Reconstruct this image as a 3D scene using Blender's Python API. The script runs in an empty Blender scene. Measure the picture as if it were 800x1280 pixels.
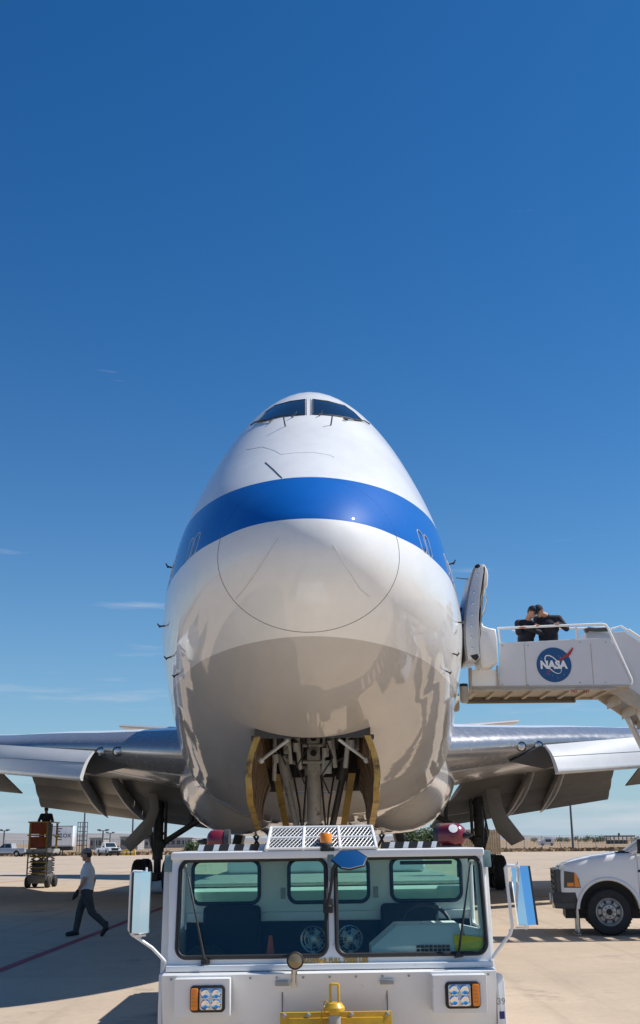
import bpy, bmesh, math, random
import numpy as np
from mathutils import Vector, Matrix
from mathutils.bvhtree import BVHTree
R = math.radians
rnd = random.Random(7)
sc = bpy.context.scene
COL = sc.collection

# ------------------------------------------------------------------ camera
F, CAMH, TH, ROLL = 1400.0, 1.8, R(16.38), R(0.5)
FW = Vector((0, math.cos(TH), math.sin(TH)))
U0 = Vector((0, -math.sin(TH), math.cos(TH)))
UP = U0 * math.cos(ROLL) + Vector((1, 0, 0)) * math.sin(ROLL)
RT = Vector((1, 0, 0)) * math.cos(ROLL) - U0 * math.sin(ROLL)
EYE = Vector((0, 0, CAMH))
cam = bpy.data.objects.new('camera', bpy.data.cameras.new('camera'))
COL.objects.link(cam)
cam.matrix_world = Matrix(((RT.x, UP.x, -FW.x, EYE.x), (RT.y, UP.y, -FW.y, EYE.y), (RT.z, UP.z, -FW.z, EYE.z), (0, 0, 0, 1)))
cam.data.sensor_fit = 'VERTICAL'
cam.data.sensor_height = 36
cam.data.lens = F / 1280 * 36
cam.data.clip_start = 0.1
cam.data.clip_end = 30000
sc.camera = cam

# ------------------------------------------------------------------ light
SUN = Vector((0.80, 0.10, 1.0)).normalized()
sun = bpy.data.objects.new('sun', bpy.data.lights.new('sun', 'SUN'))
COL.objects.link(sun)
sun.data.energy = 4.4
sun.data.angle = R(0.53)
sun.data.color = (1, 0.965, 0.91)
sun.rotation_euler = SUN.to_track_quat('Z', 'Y').to_euler()
sc.view_settings.view_transform = 'Standard'
sc.view_settings.look = 'None'
sc.view_settings.gamma = 1
sc.view_settings.exposure = 0.35

world = bpy.data.worlds.new('World')
sc.world = world
world.use_nodes = True


def build_world():
    nt = world.node_tree
    N, L = nt.nodes, nt.links
    N.clear()
    out = N.new('ShaderNodeOutputWorld')
    bg = N.new('ShaderNodeBackground')
    bg.inputs['Strength'].default_value = 0.085
    sky = N.new('ShaderNodeTexSky')
    sky.sky_type = 'NISHITA'
    sky.sun_disc = False
    sky.sun_elevation = math.asin(SUN.z)
    sky.sun_rotation = math.atan2(SUN.x, SUN.y)
    sky.altitude = 700
    sky.air_density = 1.0
    sky.dust_density = 0.6
    sky.ozone_density = 1.6
    tc = N.new('ShaderNodeTexCoord')
    sep = N.new('ShaderNodeSeparateXYZ')
    L.new(tc.outputs['Generated'], sep.inputs[0])
    mp = N.new('ShaderNodeMapping')
    mp.inputs['Scale'].default_value = (2.2, 2.2, 26)
    mp.inputs['Location'].default_value = (3.3, 1.2, 0.4)
    L.new(tc.outputs['Generated'], mp.inputs[0])
    nz = N.new('ShaderNodeTexNoise')
    nz.inputs['Scale'].default_value = 2.0
    nz.inputs['Detail'].default_value = 8
    nz.inputs['Roughness'].default_value = 0.62
    L.new(mp.outputs[0], nz.inputs['Vector'])
    # wisps thin out with height
    mr = N.new('ShaderNodeMapRange')
    mr.inputs['From Min'].default_value = 0.05
    mr.inputs['From Max'].default_value = 0.30
    mr.inputs['To Min'].default_value = 0.465
    mr.inputs['To Max'].default_value = 0.70
    L.new(sep.outputs['Z'], mr.inputs['Value'])
    sub = N.new('ShaderNodeMath'); sub.operation = 'SUBTRACT'
    L.new(nz.outputs['Fac'], sub.inputs[0]); L.new(mr.outputs[0], sub.inputs[1])
    mul = N.new('ShaderNodeMath'); mul.operation = 'MULTIPLY'; mul.use_clamp = True
    L.new(sub.outputs[0], mul.inputs[0]); mul.inputs[1].default_value = 4.0
    cl = N.new('ShaderNodeMath'); cl.operation = 'MULTIPLY'
    L.new(mul.outputs[0], cl.inputs[0]); cl.inputs[1].default_value = 0.62
    mix = N.new('ShaderNodeMix'); mix.data_type = 'RGBA'
    L.new(cl.outputs[0], mix.inputs[0])
    hs = N.new('ShaderNodeHueSaturation')
    hs.inputs['Saturation'].default_value = 1.28
    L.new(sky.outputs[0], hs.inputs['Color'])
    tint = N.new('ShaderNodeMix'); tint.data_type = 'RGBA'; tint.blend_type = 'MULTIPLY'; tint.inputs[0].default_value = 1
    L.new(hs.outputs[0], tint.inputs[6]); tint.inputs[7].default_value = (0.33, 0.80, 1.03, 1)
    zc = N.new('ShaderNodeMath'); zc.operation = 'MAXIMUM'; zc.inputs[1].default_value = 0.0
    L.new(sep.outputs['Z'], zc.inputs[0])
    zm = N.new('ShaderNodeMath'); zm.operation = 'MULTIPLY'; zm.inputs[1].default_value = -8.0
    L.new(zc.outputs[0], zm.inputs[0])
    ze = N.new('ShaderNodeMath'); ze.operation = 'EXPONENT'
    L.new(zm.outputs[0], ze.inputs[0])
    hm = N.new('ShaderNodeMix'); hm.data_type = 'RGBA'
    L.new(ze.outputs[0], hm.inputs[0]); L.new(tint.outputs[2], hm.inputs[6]); hm.inputs[7].default_value = (4.0, 5.1, 6.0, 1)
    L.new(hm.outputs[2], mix.inputs[6])
    mix.inputs[7].default_value = (6.2, 6.4, 7.0, 1)
    L.new(mix.outputs[2], bg.inputs['Color'])
    L.new(bg.outputs[0], out.inputs[0])


build_world()


def V(*a):
    return Vector(a)


def P(u, v, Y):
    """real-world point at depth Y that the photograph shows at (u, v)"""
    d = RT * ((u - 400) / F) + UP * ((640 - v) / F) + FW
    return EYE + d * (Y / d.y)


def PG(u, v, z=0.0):
    d = RT * ((u - 400) / F) + UP * ((640 - v) / F) + FW
    return EYE + d * ((z - CAMH) / d.z)


# ------------------------------------------------------------------ materials
def mat(name, col, rough=0.5, metal=0.0, var=0.0, vscale=4.0, bump=0.0, bscale=30.0, coat=0.0, spec=0.5, rvar=0.0, dark=None, dpos=0.62, dscale=1.5, rand=0.0):
    m = bpy.data.materials.new(name)
    m.use_nodes = True
    nt = m.node_tree
    N, L = nt.nodes, nt.links
    b = N['Principled BSDF']
    b.inputs['Base Color'].default_value = (*col, 1)
    b.inputs['Roughness'].default_value = rough
    b.inputs['Metallic'].default_value = metal
    b.inputs['Coat Weight'].default_value = coat
    b.inputs['Coat Roughness'].default_value = 0.05
    b.inputs['Specular IOR Level'].default_value = spec
    tc = N.new('ShaderNodeTexCoord')
    last = None
    if var:
        nz = N.new('ShaderNodeTexNoise'); nz.inputs['Scale'].default_value = vscale; nz.inputs['Detail'].default_value = 6
        nz.inputs['Roughness'].default_value = 0.65
        L.new(tc.outputs['Object'], nz.inputs['Vector'])
        mr = N.new('ShaderNodeMapRange'); mr.inputs['From Min'].default_value = 0.3; mr.inputs['From Max'].default_value = 0.7
        mr.inputs['To Min'].default_value = 1 - var; mr.inputs['To Max'].default_value = 1 + var
        L.new(nz.outputs['Fac'], mr.inputs['Value'])
        mx = N.new('ShaderNodeMix'); mx.data_type = 'RGBA'; mx.blend_type = 'MULTIPLY'; mx.inputs[0].default_value = 1
        mx.inputs[6].default_value = (*col, 1)
        L.new(mr.outputs[0], mx.inputs[7])
        last = mx.outputs[2]
        if rvar:
            r2 = N.new('ShaderNodeMapRange'); r2.inputs['From Min'].default_value = 0.3; r2.inputs['From Max'].default_value = 0.7
            r2.inputs['To Min'].default_value = max(rough - rvar, 0.02); r2.inputs['To Max'].default_value = rough + rvar
            L.new(nz.outputs['Fac'], r2.inputs['Value'])
            L.new(r2.outputs[0], b.inputs['Roughness'])
    if dark is not None:
        nd = N.new('ShaderNodeTexNoise'); nd.inputs['Scale'].default_value = dscale; nd.inputs['Detail'].default_value = 9; nd.inputs['Roughness'].default_value = 0.7
        L.new(tc.outputs['Object'], nd.inputs['Vector'])
        rr = N.new('ShaderNodeMapRange'); rr.inputs['From Min'].default_value = dpos; rr.inputs['From Max'].default_value = dpos + 0.12
        L.new(nd.outputs['Fac'], rr.inputs['Value'])
        m2 = N.new('ShaderNodeMix'); m2.data_type = 'RGBA'
        L.new(rr.outputs[0], m2.inputs[0])
        if last: L.new(last, m2.inputs[6])
        else: m2.inputs[6].default_value = (*col, 1)
        m2.inputs[7].default_value = (*dark, 1)
        last = m2.outputs[2]
    if rand:
        oi = N.new('ShaderNodeObjectInfo')
        r3 = N.new('ShaderNodeMapRange'); r3.inputs['To Min'].default_value = 1 - rand; r3.inputs['To Max'].default_value = 1 + rand
        L.new(oi.outputs['Random'], r3.inputs['Value'])
        m3 = N.new('ShaderNodeMix'); m3.data_type = 'RGBA'; m3.blend_type = 'MULTIPLY'; m3.inputs[0].default_value = 1
        if last: L.new(last, m3.inputs[6])
        else: m3.inputs[6].default_value = (*col, 1)
        L.new(r3.outputs[0], m3.inputs[7])
        last = m3.outputs[2]
    if last: L.new(last, b.inputs['Base Color'])
    if bump:
        nb = N.new('ShaderNodeTexNoise'); nb.inputs['Scale'].default_value = bscale; nb.inputs['Detail'].default_value = 4
        L.new(tc.outputs['Object'], nb.inputs['Vector'])
        bp = N.new('ShaderNodeBump'); bp.inputs['Strength'].default_value = 1.0; bp.inputs['Distance'].default_value = bump
        L.new(nb.outputs['Fac'], bp.inputs['Height'])
        L.new(bp.outputs[0], b.inputs['Normal'])
    return m


def glassmat(name, tint, rough=0.0, refl=1.0):
    m = bpy.data.materials.new(name)
    m.use_nodes = True
    nt = m.node_tree
    N, L = nt.nodes, nt.links
    N.clear()
    o = N.new('ShaderNodeOutputMaterial')
    t = N.new('ShaderNodeBsdfTransparent'); t.inputs[0].default_value = (*tint, 1)
    g = N.new('ShaderNodeBsdfGlossy'); g.inputs['Roughness'].default_value = rough
    fr = N.new('ShaderNodeFresnel'); fr.inputs[0].default_value = 1.5
    mx = N.new('ShaderNodeMixShader')
    L.new(fr.outputs[0], mx.inputs[0]); L.new(t.outputs[0], mx.inputs[1]); L.new(g.outputs[0], mx.inputs[2])
    L.new(mx.outputs[0], o.inputs[0])
    return m


M_ = {}
M_['white'] = mat('white_paint', (0.80, 0.795, 0.775), 0.32, var=0.035, vscale=3, bump=0.0006, bscale=5, coat=0.25, dark=(0.42, 0.38, 0.32), dpos=0.63, dscale=6)
M_['truck_white'] = mat('truck_white_paint', (0.8, 0.8, 0.8), 0.2, coat=0.6, var=0.02, vscale=2)
M_['stair_white'] = mat('stair_white_paint', (0.62, 0.62, 0.63), 0.45, var=0.03, vscale=2.5, dark=(0.5, 0.48, 0.45), dpos=0.72, dscale=3)
M_['steel'] = mat('bare_steel', (0.55, 0.55, 0.54), 0.28, metal=1.0, var=0.12, vscale=8, rvar=0.12)
M_['chrome'] = mat('polished_steel', (0.85, 0.86, 0.88), 0.05, metal=1.0)
M_['gearsteel'] = mat('landing_gear_grey', (0.36, 0.36, 0.34), 0.45, var=0.2, vscale=5, dark=(0.05, 0.045, 0.04), dpos=0.56, dscale=5)
M_['darkmetal'] = mat('dark_metal', (0.045, 0.045, 0.045), 0.5, var=0.3, vscale=9)
M_['black'] = mat('black_rubber', (0.014, 0.014, 0.014), 0.55, var=0.25, vscale=12)
M_['tyre'] = mat('tyre_rubber', (0.02, 0.02, 0.021), 0.75, var=0.3, vscale=7, bump=0.002, bscale=60)
M_['yellow'] = mat('yellow_paint', (0.62, 0.36, 0.018), 0.4, var=0.15, vscale=14, dark=(0.12, 0.06, 0.02), dpos=0.64, dscale=16)
M_['primer'] = mat('yellow_primer', (0.42, 0.28, 0.07), 0.5, var=0.3, vscale=3.0, dark=(0.07, 0.045, 0.02), dpos=0.52, dscale=3.5)
M_['primer_dark'] = mat('oily_brown_primer', (0.13, 0.07, 0.025), 0.5, var=0.4, vscale=3.0, dark=(0.03, 0.02, 0.012), dpos=0.5, dscale=3.0)
M_['teal'] = mat('cab_interior_paint', (0.70, 0.76, 0.73), 0.5, var=0.04)
M_['navycab'] = mat('cab_dark_fabric', (0.012, 0.018, 0.022), 0.85, var=0.3, vscale=20)
M_['orange'] = mat('cone_orange', (0.72, 0.11, 0.03), 0.5, var=0.08)
M_['amber'] = mat('amber_lens', (0.85, 0.25, 0.01), 0.15, coat=0.5)
M_['lens'] = mat('clear_lamp_lens', (0.55, 0.57, 0.6), 0.08, metal=0.85, bump=0.004, bscale=55)
M_['red'] = mat('red_enamel', (0.19, 0.014, 0.025), 0.25, coat=0.5, var=0.1)
M_['label'] = mat('white_label', (0.8, 0.8, 0.78), 0.5)
M_['goldtext'] = mat('ochre_lettering', (0.50, 0.29, 0.04), 0.5)
M_['darktext'] = mat('dark_lettering', (0.03, 0.03, 0.03), 0.5)
M_['redtext'] = mat('red_lettering', (0.35, 0.05, 0.03), 0.5)
M_['nasablue'] = mat('emblem_blue', (0.010, 0.075, 0.21), 0.45)
M_['nasared'] = mat('emblem_red', (0.42, 0.03, 0.03), 0.45)
M_['dkblue'] = mat('sticker_blue', (0.02, 0.025, 0.16), 0.4)
M_['hiviz'] = mat('hi_viz_yellow', (0.86, 0.74, 0.02), 0.6, var=0.12, vscale=12)
M_['glass'] = glassmat('tinted_windshield_glass', (0.86, 0.96, 0.93))
M_['glass_rear'] = glassmat('rear_window_glass', (0.66, 0.86, 0.80))
M_['glass_dark'] = mat('dark_cockpit_glass', (0.010, 0.013, 0.018), 0.04, coat=0.6)
M_['glass_truck'] = mat('truck_side_glass', (0.02, 0.03, 0.035), 0.03, coat=0.6)
M_['alum'] = mat('polished_aluminium', (0.36, 0.36, 0.37), 0.24, metal=0.6, var=0.08, vscale=5, rvar=0.05, bump=0.0015, bscale=3)
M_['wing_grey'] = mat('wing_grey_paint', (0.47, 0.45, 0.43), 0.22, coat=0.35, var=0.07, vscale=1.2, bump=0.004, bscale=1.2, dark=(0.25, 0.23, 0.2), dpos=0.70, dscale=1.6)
M_['flap_grey'] = mat('flap_grey_paint', (0.25, 0.235, 0.21), 0.34, var=0.14, vscale=1.4, bump=0.003, bscale=1.2, dark=(0.2, 0.18, 0.15), dpos=0.64, dscale=1.4)
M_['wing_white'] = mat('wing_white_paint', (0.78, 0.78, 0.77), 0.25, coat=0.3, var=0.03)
M_['fairing'] = mat('fairing_white_paint', (0.7, 0.69, 0.67), 0.15, coat=0.8, var=0.05, vscale=1.5, bump=0.012, bscale=1.2)
M_['hinge'] = mat('grey_green_hinge', (0.16, 0.24, 0.23), 0.45, var=0.2, vscale=20)
M_['fanblade'] = mat('fan_blade_grey', (0.45, 0.5, 0.5), 0.4)
M_['spotlens'] = mat('amber_tinted_lens', (0.30, 0.22, 0.12), 0.15, metal=0.4, bump=0.003, bscale=70)
M_['darktan'] = mat('dark_tan_paint', (0.13, 0.105, 0.08), 0.5, var=0.15, vscale=6)
M_['rim'] = mat('wheel_rim_grey', (0.42, 0.42, 0.42), 0.35, metal=0.5, var=0.1, vscale=6)
M_['fencegrey'] = mat('fence_grey', (0.5, 0.5, 0.5), 0.5)
M_['console'] = mat('console_white_plastic', (0.84, 0.88, 0.86), 0.45)
M_['krueger'] = mat('slat_light_grey', (0.54, 0.54, 0.53), 0.3, coat=0.2, var=0.05, vscale=2)
M_['door_liner'] = mat('door_liner_cream', (0.74, 0.71, 0.66), 0.45, var=0.03)
M_['tan'] = mat('tan_frame_paint', (0.42, 0.36, 0.28), 0.5, var=0.12, vscale=5)
M_['skin'] = mat('skin', (0.42, 0.22, 0.14), 0.55, var=0.06)
M_['skin_dark'] = mat('tanned_skin', (0.20, 0.10, 0.06), 0.55, var=0.06)
M_['navy'] = mat('navy_uniform', (0.012, 0.014, 0.026), 0.85, var=0.25, vscale=14, bump=0.006, bscale=14)
M_['trousers'] = mat('grey_trousers', (0.05, 0.052, 0.055), 0.9, var=0.25, vscale=14, bump=0.008, bscale=11)
M_['tee'] = mat('light_tee_shirt', (0.56, 0.58, 0.62), 0.9, var=0.08, vscale=10, bump=0.012, bscale=9)
M_['capgrey'] = mat('grey_cap', (0.20, 0.19, 0.17), 0.9, var=0.1)
M_['hair'] = mat('dark_hair', (0.02, 0.015, 0.012), 0.7)
M_['boot'] = mat('black_boot', (0.012, 0.012, 0.012), 0.6)
M_['eye'] = mat('eye', (0.05, 0.04, 0.03), 0.2)
M_['liftred'] = mat('brown_red_cover', (0.24, 0.05, 0.022), 0.75, var=0.25, vscale=5)
M_['liftyellow'] = mat('lift_yellow_rail', (0.36, 0.21, 0.03), 0.5, var=0.2, vscale=8)
M_['liftgrey'] = mat('lift_grey_steel', (0.10, 0.10, 0.095), 0.6, var=0.3, vscale=8)
M_['silver'] = mat('silver_car_paint', (0.5, 0.5, 0.5), 0.25, metal=0.3, coat=0.5)
M_['bumpergrey'] = mat('dark_grey_bumper', (0.075, 0.075, 0.078), 0.55, var=0.1)
M_['wood'] = mat('tan_timber', (0.46, 0.33, 0.19), 0.8, var=0.25, vscale=1.2)
M_['pole'] = mat('galvanised_pole', (0.13, 0.14, 0.15), 0.6)
M_['bldg'] = mat('grey_block_wall', (0.36, 0.34, 0.32), 0.9, var=0.1, vscale=0.4)
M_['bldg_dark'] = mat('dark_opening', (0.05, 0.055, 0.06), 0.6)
M_['foliage'] = mat('tree_foliage', (0.045, 0.07, 0.025), 0.9, var=0.45, vscale=1.1, rand=0.3)
M_['bark'] = mat('tree_bark', (0.10, 0.075, 0.05), 0.95, var=0.3)
M_['redline'] = mat('red_line_paint', (0.30, 0.035, 0.055), 0.75, var=0.2, vscale=3, dark=(0.22, 0.12, 0.10), dpos=0.62, dscale=2.5)
M_['orangeline'] = mat('faded_line_paint', (0.42, 0.17, 0.10), 0.8, var=0.2, vscale=2)
M_['seal'] = mat('dark_seal_line', (0.05, 0.05, 0.05), 0.6)
M_['softseal'] = mat('grey_sealant', (0.17, 0.165, 0.16), 0.6)
M_['joint'] = mat('joint_filler', (0.20, 0.18, 0.15), 0.9, var=0.3, vscale=2)
M_['fabric_stripe_b'] = mat('stripe_black', (0.02, 0.02, 0.022), 0.6)


def concrete(name, rand):
    m = mat(name, (0.45, 0.35, 0.252), 0.85, var=0.10, vscale=0.55, bump=0.003, bscale=40, dark=(0.25, 0.205, 0.15), dpos=0.57, dscale=0.45, rand=rand)
    nt = m.node_tree
    N, L = nt.nodes, nt.links
    b = N['Principled BSDF']
    src = b.inputs['Base Color'].links[0].from_socket
    g = N.new('ShaderNodeNewGeometry')
    nz = N.new('ShaderNodeTexNoise'); nz.inputs['Scale'].default_value = 9; nz.inputs['Detail'].default_value = 9; nz.inputs['Roughness'].default_value = 0.8
    L.new(g.outputs['Position'], nz.inputs['Vector'])
    mr = N.new('ShaderNodeMapRange'); mr.inputs['From Min'].default_value = 0.3; mr.inputs['From Max'].default_value = 0.7
    mr.inputs['To Min'].default_value = 0.9; mr.inputs['To Max'].default_value = 1.1
    L.new(nz.outputs['Fac'], mr.inputs['Value'])
    n2 = N.new('ShaderNodeTexNoise'); n2.inputs['Scale'].default_value = 0.12; n2.inputs['Detail'].default_value = 5
    L.new(g.outputs['Position'], n2.inputs['Vector'])
    m2 = N.new('ShaderNodeMapRange'); m2.inputs['From Min'].default_value = 0.3; m2.inputs['From Max'].default_value = 0.7
    m2.inputs['To Min'].default_value = 0.92; m2.inputs['To Max'].default_value = 1.07
    L.new(n2.outputs['Fac'], m2.inputs['Value'])
    # worn wheel tracks and drips, drawn out along the taxi direction
    mp3 = N.new('ShaderNodeMapping'); mp3.inputs['Scale'].default_value = (2.1, 0.05, 1)
    L.new(g.outputs['Position'], mp3.inputs[0])
    n3 = N.new('ShaderNodeTexNoise'); n3.inputs['Scale'].default_value = 1.0; n3.inputs['Detail'].default_value = 5
    L.new(mp3.outputs[0], n3.inputs['Vector'])
    m3 = N.new('ShaderNodeMapRange'); m3.inputs['From Min'].default_value = 0.56; m3.inputs['From Max'].default_value = 0.72
    m3.inputs['To Min'].default_value = 1.0; m3.inputs['To Max'].default_value = 0.84
    L.new(n3.outputs['Fac'], m3.inputs['Value'])
    n4 = N.new('ShaderNodeTexNoise'); n4.inputs['Scale'].default_value = 1.7; n4.inputs['Detail'].default_value = 3
    L.new(g.outputs['Position'], n4.inputs['Vector'])
    m4 = N.new('ShaderNodeMapRange'); m4.inputs['From Min'].default_value = 0.70; m4.inputs['From Max'].default_value = 0.76
    m4.inputs['To Min'].default_value = 1.0; m4.inputs['To Max'].default_value = 0.72
    L.new(n4.outputs['Fac'], m4.inputs['Value'])
    q1 = N.new('ShaderNodeMath'); q1.operation = 'MULTIPLY'
    L.new(m3.outputs[0], q1.inputs[0]); L.new(m4.outputs[0], q1.inputs[1])
    q2 = N.new('ShaderNodeMath'); q2.operation = 'MULTIPLY'
    L.new(q1.outputs[0], q2.inputs[0]); L.new(m2.outputs[0], q2.inputs[1])
    mm = N.new('ShaderNodeMath'); mm.operation = 'MULTIPLY'
    L.new(mr.outputs[0], mm.inputs[0]); L.new(q2.outputs[0], mm.inputs[1])
    mx = N.new('ShaderNodeMix'); mx.data_type = 'RGBA'; mx.blend_type = 'MULTIPLY'; mx.inputs[0].default_value = 1
    L.new(src, mx.inputs[6]); L.new(mm.outputs[0], mx.inputs[7])
    L.new(mx.outputs[2], b.inputs['Base Color'])
    return m


M_['concrete'] = concrete('apron_concrete', 0.035)
M_['dry'] = mat('dry_grass_ground', (0.30, 0.20, 0.11), 0.95, var=0.25, vscale=0.08, dark=(0.16, 0.14, 0.07), dpos=0.58, dscale=0.06)
M_['hill'] = mat('distant_hill', (0.24, 0.22, 0.21), 0.95, var=0.2, vscale=0.004)

Z_BLUE0, Z_BLUE1, Z_GREY = 5.87, 6.70, 4.49


def livery():
    """white over a blue band over white over grey, set out by height on the hull"""
    m = bpy.data.materials.new('aircraft_livery')
    m.use_nodes = True
    N, L = m.node_tree.nodes, m.node_tree.links
    b = N['Principled BSDF']
    tc = N.new('ShaderNodeTexCoord')
    sp = N.new('ShaderNodeSeparateXYZ')
    L.new(tc.outputs['Object'], sp.inputs[0])

    ym = N.new('ShaderNodeMath'); ym.operation = 'MINIMUM'; ym.inputs[1].default_value = -14.0
    L.new(sp.outputs['Y'], ym.inputs[0])

    def step(z, k=0.0):
        if k:
            mu = N.new('ShaderNodeMath'); mu.operation = 'MULTIPLY_ADD'; mu.inputs[1].default_value = k
            L.new(ym.outputs[0], mu.inputs[0]); L.new(sp.outputs['Z'], mu.inputs[2])
            s = N.new('ShaderNodeMath'); s.operation = 'GREATER_THAN'; s.inputs[1].default_value = z - 20 * k
            L.new(mu.outputs[0], s.inputs[0])
            return s.outputs[0]
        s = N.new('ShaderNodeMath'); s.operation = 'GREATER_THAN'; s.inputs[1].default_value = z
        L.new(sp.outputs['Z'], s.inputs[0])
        return s.outputs[0]

    def mixc(f, a, c):
        x = N.new('ShaderNodeMix'); x.data_type = 'RGBA'
        L.new(f, x.inputs[0])
        if isinstance(a, tuple): x.inputs[6].default_value = (*a, 1)
        else: L.new(a, x.inputs[6])
        if isinstance(c, tuple): x.inputs[7].default_value = (*c, 1)
        else: L.new(c, x.inputs[7])
        return x.outputs[2]
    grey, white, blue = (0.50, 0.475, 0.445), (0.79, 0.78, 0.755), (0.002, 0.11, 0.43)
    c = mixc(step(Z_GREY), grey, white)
    c = mixc(step(5.875, 0.010), c, blue)
    c = mixc(step(6.72, -0.02), c, white)
    # faint soot and streaks
    mp = N.new('ShaderNodeMapping'); mp.inputs['Scale'].default_value = (1.2, 0.5, 1.2)
    L.new(tc.outputs['Object'], mp.inputs[0])
    nz = N.new('ShaderNodeTexNoise'); nz.inputs['Scale'].default_value = 1.6; nz.inputs['Detail'].default_value = 8; nz.inputs['Roughness'].default_value = 0.68
    L.new(mp.outputs[0], nz.inputs['Vector'])
    mr = N.new('ShaderNodeMapRange'); mr.inputs['From Min'].default_value = 0.35; mr.inputs['From Max'].default_value = 0.7
    mr.inputs['To Min'].default_value = 1.03; mr.inputs['To Max'].default_value = 0.93
    L.new(nz.outputs['Fac'], mr.inputs['Value'])
    # skin panels: frame and stringer seams, thin dark joints
    def seams(sock, pitch, width, off=0.0):
        a = N.new('ShaderNodeMath'); a.operation = 'ADD'; a.inputs[1].default_value = 200 + off
        L.new(sock, a.inputs[0])
        d = N.new('ShaderNodeMath'); d.operation = 'MODULO'; d.inputs[1].default_value = pitch
        L.new(a.outputs[0], d.inputs[0])
        l = N.new('ShaderNodeMath'); l.operation = 'LESS_THAN'; l.inputs[1].default_value = width
        L.new(d.outputs[0], l.inputs[0])
        return l.outputs[0]
    s1 = seams(sp.outputs['Y'], 2.6, 0.02, 1.3)
    s2 = seams(sp.outputs['Z'], 1.13, 0.014, 0.33)
    mxs = N.new('ShaderNodeMath'); mxs.operation = 'MAXIMUM'
    L.new(s1, mxs.inputs[0]); L.new(s2, mxs.inputs[1])
    gt = N.new('ShaderNodeMath'); gt.operation = 'GREATER_THAN'; gt.inputs[1].default_value = 1.6
    L.new(sp.outputs['Y'], gt.inputs[0])
    sm = N.new('ShaderNodeMath'); sm.operation = 'MULTIPLY'
    L.new(mxs.outputs[0], sm.inputs[0]); L.new(gt.outputs[0], sm.inputs[1])
    sd = N.new('ShaderNodeMapRange'); sd.inputs['To Min'].default_value = 1.0; sd.inputs['To Max'].default_value = 0.72
    L.new(sm.outputs[0], sd.inputs['Value'])
    mm = N.new('ShaderNodeMath'); mm.operation = 'MULTIPLY'
    L.new(mr.outputs[0], mm.inputs[0]); L.new(sd.outputs[0], mm.inputs[1])
    x = N.new('ShaderNodeMix'); x.data_type = 'RGBA'; x.blend_type = 'MULTIPLY'; x.inputs[0].default_value = 1
    L.new(c, x.inputs[6]); L.new(mm.outputs[0], x.inputs[7])
    L.new(x.outputs[2], b.inputs['Base Color'])
    b.inputs['Roughness'].default_value = 0.5
    b.inputs['Specular IOR Level'].default_value = 0.1
    b.inputs['Coat Weight'].default_value = 0.8
    b.inputs['Coat Roughness'].default_value = 0.03
    b.inputs['Coat IOR'].default_value = 1.55
    # oil-canning of the skin between frames
    nb = N.new('ShaderNodeTexNoise'); nb.inputs['Scale'].default_value = 1.5; nb.inputs['Detail'].default_value = 2
    L.new(tc.outputs['Object'], nb.inputs['Vector'])
    bp = N.new('ShaderNodeBump'); bp.inputs['Distance'].default_value = 0.006; bp.inputs['Strength'].default_value = 0.6
    L.new(nb.outputs['Fac'], bp.inputs['Height'])
    L.new(bp.outputs[0], b.inputs['Normal']); L.new(bp.outputs[0], b.inputs['Coat Normal'])
    return m


M_['livery'] = livery()


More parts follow.
